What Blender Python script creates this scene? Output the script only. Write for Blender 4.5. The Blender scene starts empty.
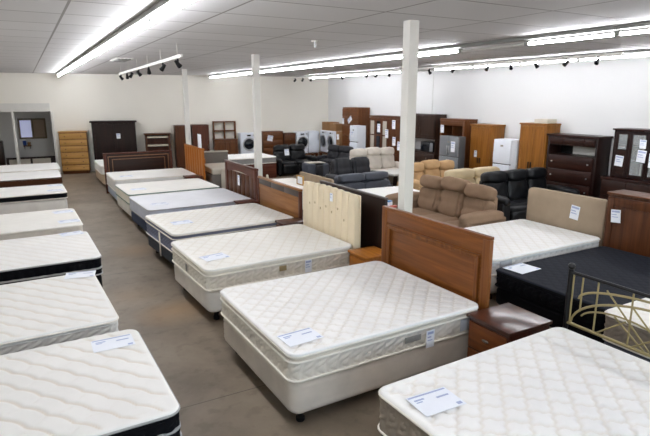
import bpy, bmesh, math, random
from mathutils import Vector, Matrix, Euler
PI = math.pi
R = math.radians
COL = bpy.context.scene.collection
random.seed(7)

# ------------------------------------------------------------------ camera
F_PX, EYE = 530.0, 2.4
PITCH, YAW = 0.22266, 0.51145
cam_d = bpy.data.cameras.new('camera')
cam = bpy.data.objects.new('camera', cam_d)
COL.objects.link(cam)
cam.location = (0, 0, EYE)
cam.rotation_euler = (PI / 2 - PITCH, 0, -YAW)
cam_d.sensor_width = 36
cam_d.lens = F_PX / 650 * 36
cam_d.clip_start = 0.05
cam_d.dof.use_dof = True
cam_d.dof.focus_distance = 4.6
cam_d.dof.aperture_fstop = 4.5
bpy.context.scene.camera = cam

# ------------------------------------------------------------------ materials
def hexc(h):
    h = h.lstrip('#')
    def l(v):
        v /= 255
        return v / 12.92 if v <= .04045 else ((v + .055) / 1.055) ** 2.4
    return tuple(l(int(h[i:i + 2], 16)) for i in (0, 2, 4)) + (1,)

def base_mat(name):
    m = bpy.data.materials.new(name)
    m.use_nodes = True
    nt = m.node_tree
    return m, nt, nt.nodes['Principled BSDF']

def N(nt, t, **kw):
    n = nt.nodes.new(t)
    for k, v in kw.items():
        if k in n.inputs:
            n.inputs[k].default_value = v
        else:
            setattr(n, k, v)
    return n

def tex_vec(nt, scale=(1, 1, 1)):
    tc = N(nt, 'ShaderNodeTexCoord')
    mp = N(nt, 'ShaderNodeMapping')
    mp.inputs['Scale'].default_value = scale
    nt.links.new(tc.outputs['Object'], mp.inputs['Vector'])
    return mp.outputs['Vector']

def plain(name, c, rough=.6, metal=0, spec=.5, var=.06, nscale=6, bump=0, bscale=200, coat=0):
    m, nt, b = base_mat(name)
    c = hexc(c)
    v = tex_vec(nt)
    n = N(nt, 'ShaderNodeTexNoise', Scale=nscale, Detail=4)
    nt.links.new(v, n.inputs['Vector'])
    r = N(nt, 'ShaderNodeValToRGB')
    r.color_ramp.elements[0].position = .3
    r.color_ramp.elements[1].position = .7
    r.color_ramp.elements[0].color = tuple(x * (1 - var) for x in c[:3]) + (1,)
    r.color_ramp.elements[1].color = tuple(min(1, x * (1 + var)) for x in c[:3]) + (1,)
    nt.links.new(n.outputs['Fac'], r.inputs['Fac'])
    nt.links.new(r.outputs['Color'], b.inputs['Base Color'])
    b.inputs['Roughness'].default_value = rough
    b.inputs['Metallic'].default_value = metal
    b.inputs['Specular IOR Level'].default_value = spec
    if coat:
        b.inputs['Coat Weight'].default_value = coat
        b.inputs['Coat Roughness'].default_value = .15
    if bump:
        n2 = N(nt, 'ShaderNodeTexNoise', Scale=bscale, Detail=3)
        nt.links.new(v, n2.inputs['Vector'])
        bp = N(nt, 'ShaderNodeBump', Strength=bump, Distance=.004)
        nt.links.new(n2.outputs['Fac'], bp.inputs['Height'])
        nt.links.new(bp.outputs['Normal'], b.inputs['Normal'])
    return m

def wood(name, c1, c2, axis='Z', rough=.38, scale=1.0, coat=.0):
    m, nt, b = base_mat(name)
    s = {'X': (1.2, 26, 26), 'Y': (26, 1.2, 26), 'Z': (26, 26, 1.2)}[axis]
    v = tex_vec(nt, tuple(k * scale for k in s))
    n = N(nt, 'ShaderNodeTexNoise', Scale=1.0, Detail=6, Distortion=.6)
    nt.links.new(v, n.inputs['Vector'])
    r = N(nt, 'ShaderNodeValToRGB')
    r.color_ramp.elements[0].position = .3
    r.color_ramp.elements[1].position = .72
    r.color_ramp.elements[0].color = hexc(c1)
    r.color_ramp.elements[1].color = hexc(c2)
    nt.links.new(n.outputs['Fac'], r.inputs['Fac'])
    nt.links.new(r.outputs['Color'], b.inputs['Base Color'])
    b.inputs['Roughness'].default_value = rough
    b.inputs['Specular IOR Level'].default_value = .28
    if coat:
        b.inputs['Coat Weight'].default_value = coat
        b.inputs['Coat Roughness'].default_value = .2
    return m

def glow(name, c, strength):
    m, nt, b = base_mat(name)
    b.inputs['Base Color'].default_value = (.8, .8, .8, 1)
    b.inputs['Emission Color'].default_value = hexc(c)
    b.inputs['Emission Strength'].default_value = strength
    return m

def stitched(name, c, cs):
    """quilted ticking: thread colour and painted crease shade along the stitch lines held in the mesh's stitch attribute"""
    m, nt, b = base_mat(name)
    at = N(nt, 'ShaderNodeAttribute')
    at.attribute_name = 'stitch'
    v = tex_vec(nt)
    n = N(nt, 'ShaderNodeTexNoise', Scale=3.0, Detail=3)
    nt.links.new(v, n.inputs['Vector'])
    r = N(nt, 'ShaderNodeValToRGB')
    a, bb = hexc(c), hexc(c)
    r.color_ramp.elements[0].position = .35
    r.color_ramp.elements[1].position = .65
    r.color_ramp.elements[0].color = tuple(x * .95 for x in a[:3]) + (1,)
    r.color_ramp.elements[1].color = bb
    nt.links.new(n.outputs['Fac'], r.inputs['Fac'])
    mx = N(nt, 'ShaderNodeMix', data_type='RGBA')
    nt.links.new(at.outputs['Fac'], mx.inputs['Factor'])
    nt.links.new(r.outputs['Color'], mx.inputs['A'])
    mx.inputs['B'].default_value = hexc(cs)
    nt.links.new(mx.outputs['Result'], b.inputs['Base Color'])
    b.inputs['Roughness'].default_value = .85
    b.inputs['Specular IOR Level'].default_value = .2
    n2 = N(nt, 'ShaderNodeTexNoise', Scale=320, Detail=2)
    nt.links.new(v, n2.inputs['Vector'])
    bp = N(nt, 'ShaderNodeBump', Strength=.12, Distance=.003)
    nt.links.new(n2.outputs['Fac'], bp.inputs['Height'])
    nt.links.new(bp.outputs['Normal'], b.inputs['Normal'])
    return m

def glass_mat(name, c='#DDE4E4', rough=.05, alpha=.25):
    m, nt, b = base_mat(name)
    b.inputs['Base Color'].default_value = hexc(c)
    b.inputs['Roughness'].default_value = rough
    b.inputs['Alpha'].default_value = alpha
    return m

FAB = dict(rough=.9, spec=.15, bump=.15, bscale=260)
M = {}
M['white_top'] = stitched('white_ticking', '#F4F2EE', '#E7E2D9')  # second colour paints crease shade along the white quilting lines
M['cream_top'] = stitched('cream_ticking', '#F2EFE8', '#E5DFD3')
M['tan_stitch_top'] = stitched('white_ticking_tan_thread', '#F0EEE9', '#DDD1C0')
M['cool_top'] = stitched('cool_white_ticking', '#F0F1F4', '#E6E7EA')
M['black_top'] = stitched('black_ticking', '#20232B', '#181A20')
M['beige_border'] = plain('beige_border_fabric', '#DDD5C8', **FAB)
M['cream_border'] = plain('cream_border_fabric', '#E6E0D3', **FAB)
M['white_border'] = plain('white_border_fabric', '#E6E4DF', **FAB)
M['taupe_border'] = plain('taupe_border_fabric', '#8D8275', **FAB)
M['slate_border'] = plain('slate_border_fabric', '#80859A', **FAB)
M['bluegrey_border'] = plain('pale_blue_grey_border_fabric', '#BFC3CF', **FAB)
M['black_border'] = plain('black_border_fabric', '#0D0E12', **FAB)
M['brown_border'] = plain('brown_border_fabric', '#4A2E1D', **FAB)
M['grey_border'] = plain('grey_border_fabric', '#8C8A88', **FAB)
M['navy_base'] = plain('slate_blue_base_fabric', '#454D61', **FAB)
M['charcoal_base'] = plain('charcoal_base_fabric', '#54585F', **FAB)
M['beige_base'] = plain('beige_base_fabric', '#D3C9BC', **FAB)
M['white_base'] = plain('white_base_fabric', '#DEDAD3', **FAB)
M['paleblue_base'] = plain('pale_blue_base_fabric', '#B9C3D3', **FAB)
M['peach_base'] = plain('peach_base_fabric', '#D4BDA2', **FAB)
M['piping'] = plain('cream_piping', '#EEE8DC', **FAB)
M['tan_piping'] = plain('tan_piping', '#C5BAA6', **FAB)
M['grey_piping'] = plain('grey_piping', '#A9A8A6', **FAB)
M['green_piping'] = plain('green_piping', '#6D8B7C', **FAB)
M['black_plastic'] = plain('black_plastic', '#070708', rough=.6, spec=.25)
M['paper'] = plain('white_paper', '#EDF0F6', rough=.7, var=.02)
M['ink'] = plain('blue_ink', '#A9B4D2', rough=.7)
M['gold_label'] = plain('woven_gold_label', '#9C8A63', rough=.5)
M['grey_label'] = plain('woven_grey_label', '#8F8C84', rough=.5)
M['clear_pocket'] = plain('grey_plastic_pocket', '#B4B6BA', rough=.3)
# woods
M['cherry'] = wood('cherry_wood_across', '#613411', '#875021', 'X', coat=.1)
M['cherry_v'] = wood('cherry_wood_upright', '#613411', '#834E20', 'Z', coat=.1)
M['mahogany'] = wood('mahogany_wood', '#341308', '#4F2210', 'X', coat=1.0, rough=.3)
M['mahogany_x'] = wood('mahogany_front', '#582B10', '#76421D', 'X', coat=.1)
M['oak'] = wood('honey_oak_wood', '#8C5018', '#B1702B', 'X')
M['slat_pine'] = wood('orange_pine_wood', '#87480F', '#B06A1E', 'Z')
M['pine'] = wood('pale_pine_wood', '#A67B42', '#BF9354', 'X')
M['ward_pine'] = wood('amber_wardrobe_wood', '#794916', '#966226', 'Z')
M['walnut'] = wood('walnut_wood', '#42220F', '#5E361C', 'Z')
M['walnut_x'] = wood('walnut_wood_across', '#482711', '#643C20', 'X')
M['brown'] = wood('mid_brown_wood', '#532D14', '#714524', 'Z')
M['brown_x'] = wood('mid_brown_wood_across', '#532D14', '#714524', 'X')
M['tanboard'] = wood('tan_board_wood', '#7F5129', '#9C6E41', 'X')
M['espresso'] = wood('espresso_wood', '#150806', '#26110C', 'Z', rough=.4)
M['espresso_x'] = wood('espresso_wood_across', '#1F0B07', '#32160E', 'X', rough=.35)
M['wenge'] = wood('wenge_wood', '#261812', '#3C281D', 'Z')
M['redwood'] = wood('red_brown_wood', '#451E10', '#5F3222', 'Z')
M['redwood_x'] = wood('red_brown_wood_across', '#451E10', '#5F3222', 'X')
M['deepbrown'] = wood('deep_brown_wood', '#1F0E09', '#331A10', 'X')
M['inlay'] = plain('light_inlay', '#8A5F3C', rough=.4)
M['greypanel'] = plain('dark_grey_panel', '#4C4440', rough=.5)
# upholstery
M['tuft_cream'] = plain('cream_leather', '#E6D6B8', rough=.5, var=.03)
M['tuft_button'] = plain('cream_button', '#B29D76', rough=.6)
M['beige_velvet'] = plain('beige_velvet', '#A6947E', **FAB)
M['low_beige'] = plain('dull_beige_fabric', '#A08D76', **FAB)
M['black_leather'] = plain('black_leather', '#0B0C0F', rough=.4, spec=.35, bump=.2, bscale=60)
M['char_leather'] = plain('charcoal_leather', '#2A2A2E', rough=.48, spec=.3, bump=.2, bscale=60)
M['slate_leather'] = plain('slate_grey_leather', '#484C55', rough=.5, spec=.3, bump=.2, bscale=60)
M['cream_leather'] = plain('off_white_leather', '#DBD2C6', rough=.5, bump=.2, bscale=60)
M['beige_suede'] = plain('beige_suede', '#BE9D74', **FAB)
M['ivory_leather'] = plain('ivory_leather', '#CDBA96', rough=.5)
M['mocha'] = plain('mocha_suede', '#8E755F', **FAB)
M['grey_uph'] = plain('grey_upholstery', '#6C6660', **FAB)
M['stone_uph'] = plain('stone_upholstery', '#B6AFA2', **FAB)
# metals and appliances
M['black_metal'] = plain('black_metal', '#101012', rough=.35, metal=.3)
M['gold_metal'] = plain('champagne_metal', '#94865C', rough=.45, metal=.3)
M['steel'] = plain('steel', '#B9BABC', rough=.35, metal=.8)
M['knob'] = plain('pewter', '#6F675C', rough=.4, metal=.6)
M['enamel'] = plain('white_enamel', '#E3E8F0', rough=.35, var=.01)
M['grey_enamel'] = plain('grey_enamel', '#85888C', rough=.35, metal=.3, var=.02)
M['dark_enamel'] = plain('dark_grey_enamel', '#4B4D50', rough=.4)
M['dark_glass'] = plain('dark_glass', '#12161E', rough=.1)
M['glass'] = glass_mat('cabinet_glass')
M['carton'] = plain('brown_cardboard', '#8F6A45', rough=.85)
M['carton_pale'] = plain('pale_box', '#BFB7A8', rough=.8)
M['red_pack'] = plain('red_plastic_pack', '#B5402E', rough=.4)
M['blue_pack'] = plain('blue_plastic_pack', '#4F86B8', rough=.4)
M['blue_cup'] = plain('blue_plastic', '#2C4F96', rough=.5)
M['paintwhite'] = plain('white_paint', '#DAD8D2', rough=.6, var=.02)
M['column_paint'] = plain('cream_white_paint', '#DCDAD3', rough=.6, var=.02)
M['cream_paint'] = plain('cream_furniture_paint', '#D9CFBA', rough=.5)
M['tube'] = glow('lit_fluorescent_tube', '#F6F8FF', 42.0)
M['batten'] = plain('grey_batten', '#7C7D78', rough=.5)
M['tube_off'] = plain('unlit_tube', '#C9C9C4', rough=.4)
M['curtain_pane'] = glow('daylit_blue_blind', '#A9B0DC', .3)
M['blind_pane'] = plain('tan_blind', '#9B8877', rough=.8)
M['frame_brown'] = plain('brown_window_frame', '#76664F', rough=.5)
M['gilt'] = plain('gilt_frame', '#B98A3A', rough=.4)

def wall_mat(name, c, seam=0):
    m, nt, b = base_mat(name)
    v = tex_vec(nt)
    n = N(nt, 'ShaderNodeTexNoise', Scale=.8, Detail=5)
    nt.links.new(v, n.inputs['Vector'])
    r = N(nt, 'ShaderNodeValToRGB')
    c = hexc(c)
    r.color_ramp.elements[0].color = tuple(x * .95 for x in c[:3]) + (1,)
    r.color_ramp.elements[1].color = tuple(min(1, x * 1.04) for x in c[:3]) + (1,)
    nt.links.new(n.outputs['Fac'], r.inputs['Fac'])
    nt.links.new(r.outputs['Color'], b.inputs['Base Color'])
    b.inputs['Roughness'].default_value = .8
    b.inputs['Specular IOR Level'].default_value = .2
    return m
M['wall'] = wall_mat('cream_wall_paint', '#EEEAE0')
M['wall_cool'] = wall_mat('white_wall_paint', '#D9D9D8')
M['wall_grey'] = wall_mat('grey_alcove_paint', '#DAD9D8')

def ceiling_mat():
    m, nt, b = base_mat('ceiling_tiles')
    tc = N(nt, 'ShaderNodeTexCoord')
    mp = N(nt, 'ShaderNodeMapping')
    mp.inputs['Location'].default_value = (-.43 + 12.7, -.27 + 7.8, 0)
    nt.links.new(tc.outputs['Object'], mp.inputs['Vector'])
    br = N(nt, 'ShaderNodeTexBrick')
    br.offset = 0
    br.inputs['Scale'].default_value = 1
    br.inputs['Mortar Size'].default_value = .013
    br.inputs['Mortar Smooth'].default_value = .2
    br.inputs['Brick Width'].default_value = 1.27
    br.inputs['Row Height'].default_value = .78
    br.inputs['Color1'].default_value = hexc('#C9C7C6')
    br.inputs['Color2'].default_value = hexc('#C2C0BF')
    br.inputs['Mortar'].default_value = hexc('#86827E')
    nt.links.new(mp.outputs['Vector'], br.inputs['Vector'])
    nt.links.new(br.outputs['Color'], b.inputs['Base Color'])
    b.inputs['Roughness'].default_value = .75
    n2 = N(nt, 'ShaderNodeTexNoise', Scale=90, Detail=3)
    nt.links.new(tc.outputs['Object'], n2.inputs['Vector'])
    bp = N(nt, 'ShaderNodeBump', Strength=.15, Distance=.004)
    nt.links.new(n2.outputs['Fac'], bp.inputs['Height'])
    nt.links.new(bp.outputs['Normal'], b.inputs['Normal'])
    return m
M['ceiling'] = ceiling_mat()

def floor_mat():
    m, nt, b = base_mat('patchy_concrete')
    tc = N(nt, 'ShaderNodeTexCoord')
    V = tc.outputs['Object']
    n = N(nt, 'ShaderNodeTexNoise', Scale=.9, Detail=8, Roughness=.62, Distortion=.3)
    nt.links.new(V, n.inputs['Vector'])
    r = N(nt, 'ShaderNodeValToRGB')
    e = r.color_ramp.elements
    e[0].position, e[0].color = .3, hexc('#695C4D')
    e[1].position, e[1].color = .72, hexc('#958775')
    nt.links.new(n.outputs['Fac'], r.inputs['Fac'])
    # small dark scuffs
    n3 = N(nt, 'ShaderNodeTexNoise', Scale=7, Detail=5)
    nt.links.new(V, n3.inputs['Vector'])
    r3 = N(nt, 'ShaderNodeValToRGB')
    r3.color_ramp.elements[0].position, r3.color_ramp.elements[0].color = .34, (.72, .7, .68, 1)
    r3.color_ramp.elements[1].position, r3.color_ramp.elements[1].color = .46, (1, 1, 1, 1)
    nt.links.new(n3.outputs['Fac'], r3.inputs['Fac'])
    mul = N(nt, 'ShaderNodeMix', data_type='RGBA', blend_type='MULTIPLY')
    mul.inputs['Factor'].default_value = .6
    nt.links.new(r.outputs['Color'], mul.inputs['A'])
    nt.links.new(r3.outputs['Color'], mul.inputs['B'])
    # saw-cut joints
    br = N(nt, 'ShaderNodeTexBrick')
    br.offset = 0
    mp = N(nt, 'ShaderNodeMapping')
    mp.inputs['Location'].default_value = (90.0, -3.84 + 37.5, 0)
    nt.links.new(V, mp.inputs['Vector'])
    nt.links.new(mp.outputs['Vector'], br.inputs['Vector'])
    br.inputs['Scale'].default_value = 1
    br.inputs['Brick Width'].default_value = 60.0
    br.inputs['Row Height'].default_value = 3.75
    br.inputs['Mortar Size'].default_value = .004
    br.inputs['Mortar Smooth'].default_value = .3
    mj = N(nt, 'ShaderNodeMix', data_type='RGBA')
    nt.links.new(br.outputs['Fac'], mj.inputs['Factor'])
    nt.links.new(mul.outputs['Result'], mj.inputs['A'])
    mj.inputs['B'].default_value = hexc('#4A423A')
    # warm patches of light on the floor, painted into the concrete colour
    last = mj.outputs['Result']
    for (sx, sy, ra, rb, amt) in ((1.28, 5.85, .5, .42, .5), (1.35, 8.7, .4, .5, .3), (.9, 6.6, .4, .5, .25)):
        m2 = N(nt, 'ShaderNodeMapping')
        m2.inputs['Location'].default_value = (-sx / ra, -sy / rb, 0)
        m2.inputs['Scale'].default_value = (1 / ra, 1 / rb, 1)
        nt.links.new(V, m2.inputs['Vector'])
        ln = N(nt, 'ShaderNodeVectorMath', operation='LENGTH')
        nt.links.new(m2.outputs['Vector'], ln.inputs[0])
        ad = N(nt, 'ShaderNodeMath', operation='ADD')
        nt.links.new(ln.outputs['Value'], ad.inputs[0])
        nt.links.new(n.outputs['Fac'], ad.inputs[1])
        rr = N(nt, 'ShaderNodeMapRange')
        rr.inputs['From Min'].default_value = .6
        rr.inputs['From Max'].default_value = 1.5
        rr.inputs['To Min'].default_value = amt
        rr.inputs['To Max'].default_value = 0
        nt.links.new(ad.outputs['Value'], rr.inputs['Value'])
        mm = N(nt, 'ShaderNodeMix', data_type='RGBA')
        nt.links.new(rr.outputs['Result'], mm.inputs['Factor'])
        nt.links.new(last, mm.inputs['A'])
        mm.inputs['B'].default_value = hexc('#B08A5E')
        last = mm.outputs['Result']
    nt.links.new(last, b.inputs['Base Color'])
    b.inputs['Roughness'].default_value = .45
    b.inputs['Specular IOR Level'].default_value = .35
    bp = N(nt, 'ShaderNodeBump', Strength=.1, Distance=.01)
    nt.links.new(n3.outputs['Fac'], bp.inputs['Height'])
    nt.links.new(bp.outputs['Normal'], b.inputs['Normal'])
    return m
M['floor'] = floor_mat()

# ------------------------------------------------------------------ mesh helpers
class MB:
    def __init__(s):
        s.v, s.f, s.st = [], [], {}
    def add(s, vs, fs):
        o = len(s.v)
        s.v += [tuple(p) for p in vs]
        s.f += [tuple(i + o for i in f) for f in fs]
        return o
    def bm(s, bm, mat=None):
        bm.verts.index_update()
        vs = [(mat @ v.co if mat else v.co.copy()) for v in bm.verts]
        fs = [[v.index for v in f.verts] for f in bm.faces]
        bm.free()
        return s.add(vs, fs)
    def box(s, x0, x1, y0, y1, z0, z1, bev=0, seg=2, mat=None):
        bm = bmesh.new()
        bmesh.ops.create_cube(bm, size=1)
        for v in bm.verts:
            v.co = Vector(((x0 + x1) / 2 + v.co.x * (x1 - x0), (y0 + y1) / 2 + v.co.y * (y1 - y0), (z0 + z1) / 2 + v.co.z * (z1 - z0)))
        if bev:
            bmesh.ops.bevel(bm, geom=bm.edges[:], offset=bev, segments=seg, affect='EDGES', profile=.5)
        s.bm(bm, mat)
        return s
    def cyl(s, p0, p1, r, r2=None, n=16):
        p0, p1 = Vector(p0), Vector(p1)
        d = p1 - p0
        bm = bmesh.new()
        bmesh.ops.create_cone(bm, cap_ends=True, segments=n, radius1=r, radius2=r if r2 is None else r2, depth=d.length)
        q = Vector((0, 0, 1)).rotation_difference(d.normalized())
        s.bm(bm, Matrix.Translation((p0 + p1) / 2) @ q.to_matrix().to_4x4())
        return s
    def tube(s, pts, r, n=8, closed=False):
        pts = [Vector(p) for p in pts]
        m = len(pts)
        rings = []
        for i, p in enumerate(pts):
            a = pts[i - 1] if (i > 0 or closed) else p
            b = pts[(i + 1) % m] if (i < m - 1 or closed) else p
            t = (b - a).normalized()
            up = Vector((0, 0, 1)) if abs(t.z) < .95 else Vector((1, 0, 0))
            u = t.cross(up).normalized()
            w = u.cross(t)
            rings.append([p + r * (math.cos(2 * PI * k / n) * u + math.sin(2 * PI * k / n) * w) for k in range(n)])
        vs = [q for ring in rings for q in ring]
        fs = []
        for i in range(m if closed else m - 1):
            j = (i + 1) % m
            for k in range(n):
                fs.append((i * n + k, i * n + (k + 1) % n, j * n + (k + 1) % n, j * n + k))
        if not closed:
            fs.append(tuple(range(n - 1, -1, -1)))
            fs.append(tuple((m - 1) * n + k for k in range(n)))
        s.add(vs, fs)
        return s
    def lathe(s, prof, c=(0, 0, 0), n=16):
        vs, fs = [], []
        for (r, z) in prof:
            for k in range(n):
                a = 2 * PI * k / n
                vs.append((c[0] + r * math.cos(a), c[1] + r * math.sin(a), c[2] + z))
        for i in range(len(prof) - 1):
            for k in range(n):
                fs.append((i * n + k, i * n + (k + 1) % n, (i + 1) * n + (k + 1) % n, (i + 1) * n + k))
        fs.append(tuple(range(n - 1, -1, -1)))
        fs.append(tuple((len(prof) - 1) * n + k for k in range(n)))
        s.add(vs, fs)
        return s
    def puff(s, c, h, k=5.0, n=10, rot=(0, 0, 0), fn=None):
        """a stuffed block: rounded box of half sizes h, optional displacement fn(unit point) along the normal"""
        bm = bmesh.new()
        bmesh.ops.create_cube(bm, size=2)
        bmesh.ops.subdivide_edges(bm, edges=bm.edges[:], cuts=n, use_grid_fill=True)
        rm = Euler(rot).to_matrix()
        for v in bm.verts:
            p = v.co
            d = (abs(p.x) ** k + abs(p.y) ** k + abs(p.z) ** k) ** (1 / k)
            q = p / d
            o = fn(q) if fn else 0
            v.co = Vector(c) + rm @ Vector((q.x * (h[0] + o), q.y * (h[1] + o), q.z * (h[2] + o)))
        s.bm(bm)
        return s
    def rings(s, rr, cap0=True, cap1=True):
        n = len(rr[0])
        vs = [p for ring in rr for p in ring]
        fs = []
        for i in range(len(rr) - 1):
            for k in range(n):
                fs.append((i * n + k, i * n + (k + 1) % n, (i + 1) * n + (k + 1) % n, (i + 1) * n + k))
        if cap0:
            fs.append(tuple(range(n - 1, -1, -1)))
        if cap1:
            fs.append(tuple((len(rr) - 1) * n + k for k in range(n)))
        s.add(vs, fs)
        return s
    def build(s, name, mat, parent=None, smooth=38, fix=True):
        me = bpy.data.meshes.new(name)
        me.from_pydata(s.v, [], s.f)
        if fix:
            bm = bmesh.new()
            bm.from_mesh(me)
            bmesh.ops.recalc_face_normals(bm, faces=bm.faces[:])
            bm.to_mesh(me)
            bm.free()
        if smooth:
            me.polygons.foreach_set('use_smooth', [True] * len(me.polygons))
            me.set_sharp_from_angle(angle=R(smooth))
        if s.st:
            at = me.attributes.new('stitch', 'FLOAT', 'POINT')
            at.data.foreach_set('value', [s.st.get(i, 0.0) for i in range(len(me.vertices))])
        me.materials.append(mat)
        o = bpy.data.objects.new(name, me)
        COL.objects.link(o)
        if parent:
            o.parent = parent
        return o

def tag(o, label, cat, group=None):
    o['label'] = label
    o['category'] = cat
    if group:
        o['group'] = group
    return o

def thing(name, label, cat, loc=(0, 0, 0), rz=0, group=None, rx=0, ry=0):
    o = bpy.data.objects.new(name, None)
    o.empty_display_size = .1
    COL.objects.link(o)
    o.location = loc
    o.rotation_euler = (R(rx), R(ry), R(rz))
    return tag(o, label, cat, group)

def struct(name, mb, mat, smooth=0):
    o = mb.build(name, mat, None, smooth)
    o['kind'] = 'structure'
    return o

def dup(root, loc, rz, label=None):
    r = root.copy()
    COL.objects.link(r)
    r.location = loc
    r.rotation_euler = (root.rotation_euler.x, root.rotation_euler.y, R(rz))
    if label:
        r['label'] = label
    for ch in list(root.children):
        c = ch.copy()
        COL.objects.link(c)
        c.parent = r
        for g in list(ch.children):
            d = g.copy()
            COL.objects.link(d)
            d.parent = c
    return r

# ------------------------------------------------------------------ the room
CEIL = 3.16
WALL_K = 1.70 / 10.65
def back_y(x):
    return 19.62 - (x + .45) * WALL_K
BACK_A = math.degrees(math.atan(-WALL_K))
ca, sa = math.cos(R(BACK_A)), math.sin(R(BACK_A))
def on_back(x, off):
    return (x - off * -sa * -1 if False else x + off * sa, back_y(x) - off * ca)
WR = 10.2
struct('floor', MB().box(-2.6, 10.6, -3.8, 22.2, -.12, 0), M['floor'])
struct('ceiling', MB().box(-2.6, 10.6, -3.8, 22.2, CEIL, CEIL + .1), M['ceiling'])
struct('wall_right', MB().box(WR, WR + .15, -3.6, 18.4, 0, CEIL), M['wall_cool'])
struct('wall_left', MB().box(-2.4, -2.25, -3.6, 22.0, 0, CEIL), M['wall'])
# front wall of the shop: piers and a lintel round three display windows
fw = MB().box(-2.25, WR, -3.6, -3.45, 0, .5).box(-2.25, WR, -3.6, -3.45, 2.7, CEIL)
for x0, x1 in ((-2.25, -1.6), (2.0, 2.5), (6.0, 6.5), (9.6, WR)):
    fw.box(x0, x1, -3.6, -3.45, .5, 2.7)
struct('wall_front', fw, M['wall'])
# back wall, slightly out of square, with the alcove opening at its left end
def slab_back(mb, xa, xb, z0, z1, t=.14, off=0.0):
    n = (sa, -ca)
    d = (-sa * 0, 0)
    pa, pb = (xa, back_y(xa)), (xb, back_y(xb))
    q = []
    for (px, py) in (pa, pb):
        q.append((px + n[0] * off, py + n[1] * off))
    q2 = [(px - n[0] * t, py - n[1] * t) for px, py in q]
    vs = [(*q[0], z0), (*q[1], z0), (*q2[1], z0), (*q2[0], z0), (*q[0], z1), (*q[1], z1), (*q2[1], z1), (*q2[0], z1)]
    mb.add(vs, [(0, 3, 2, 1), (4, 5, 6, 7), (0, 1, 5, 4), (1, 2, 6, 5), (2, 3, 7, 6), (3, 0, 4, 7)])
    return mb
wb = slab_back(MB(), .81, 10.36, 0, CEIL)
slab_back(wb, -2.25, .81, 1.98, CEIL)
struct('wall_back', wb, M['wall'])
struct('trim_1', slab_back(MB(), -2.2, .80, 1.98, 2.235, .02, .022), M['paintwhite'])
struct('trim_2', slab_back(MB(), -.30, -.225, 0, 1.98, .1, .0), M['paintwhite'])
struct('trim_3', slab_back(MB(), .805, .86, 0, 1.98, .03, .03), M['paintwhite'])
struct('trim_4', MB().box(WR - .008, WR + .002, 11.93, 11.95, 0, CEIL), M['tube_off'])
struct('wall_alcove', MB().box(-2.25, 1.0, 21.6, 21.75, 0, CEIL).box(.86, 1.0, 19.6, 21.6, 0, CEIL), M['wall_grey'])
# alcove window: two panes, one with a daylit blind
wroot = thing('window_1', 'small brown framed window with two panes inside the alcove', 'window', (0, 21.585, 0))
wroot['kind'] = 'structure'
wf = MB()
x0, x1, z0, z1 = -.17, .70, .99, 1.70
xm = .27
for b in ((x0, x1, z1 - .06, z1), (x0, x1, z0, z0 + .06), (x0, x0 + .06, z0, z1), (x1 - .06, x1, z0, z1), (xm - .035, xm + .035, z0, z1)):
    wf.box(b[0], b[1], -.05, .0, b[2], b[3], .006)
wf.build('window_frame', M['frame_brown'], wroot)
MB().box(x0 + .05, xm - .03, -.02, -.005, z0 + .05, z1 - .05).build('pane', M['curtain_pane'], wroot)
MB().box(xm + .03, x1 - .05, -.02, -.005, z0 + .05, z1 - .05).build('pane', M['blind_pane'], wroot)
t = thing('wall_shelf', 'tiny brown shelf fixed under the alcove window', 'shelf', (.05, 21.595, .74))
MB().box(-.13, .13, -.16, 0, 0, .03, .004).build('board', M['brown_x'], t)
MB().box(-.1, -.08, -.12, 0, -.09, 0).box(.08, .1, -.12, 0, -.09, 0).build('bracket', M['black_metal'], t)
t = thing('plastic_cup', 'blue plastic cup standing on the tiny alcove shelf', 'cup', (-.03, 21.51, .771))
MB().lathe([(.045, 0), (.06, .16), (.055, .16), (.042, .01)], n=18).build('cup_body', M['blue_cup'], t)
MB().tube([(.055, 0, .13), (.09, 0, .11), (.085, 0, .06), (.05, 0, .05)], .008, 8).build('handle', M['blue_cup'], t)
tag(MB().box(-.05, .05, -.04, .04, 0, .11, .004).build('carton', M['carton']), 'tiny brown carton beside the blue cup on the alcove shelf', 'box').location = (.11, 21.51, .771)
t = thing('headboard', 'low dark framed headboard with grey panel standing in the alcove opening', 'headboard', (.12, 19.85, 0))
MB().box(-.72, .72, -.03, .03, .46, .52, .006).box(-.72, -.64, -.03, .03, 0, .46, .006).box(.55, .72, -.03, .03, 0, .46, .006).box(-.04, .02, -.03, .03, 0, .46, .006).build('frame', M['espresso'], t)
MB().box(-.63, .55, -.015, .015, .12, .46).build('panel', M['stone_uph'], t)
t = thing('cupboard', 'dark wooden cupboard at the far left edge in the alcove', 'cupboard', (-.9, 20.5, 0))
MB().box(-.4, .25, -.25, .25, .06, 1.02, .008).build('carcass', M['espresso'], t)
MB().box(-.37, -.08, -.27, -.252, .1, .98, .004).build('door', M['espresso_x'], t)
MB().box(-.07, .22, -.27, -.252, .1, .98, .004).build('door', M['espresso_x'], t)
MB().box(-.38, .23, -.22, .24, 0, .058).build('plinth', M['espresso'], t)

# columns
for i, (x, y) in enumerate(((3.525, 4.5), (3.76, 9.25), (3.92, 14.68))):
    o = struct('column', MB().box(x - .058, x + .058, y - .058, y + .058, 0, CEIL, .006), M['column_paint'])
    o['category'] = 'column'
    o['label'] = ('square white column behind the nearest cherry headboard', 'square white column between the tan and red-brown headboards', 'square white column farthest from the camera, near the back wall')[i]

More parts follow.
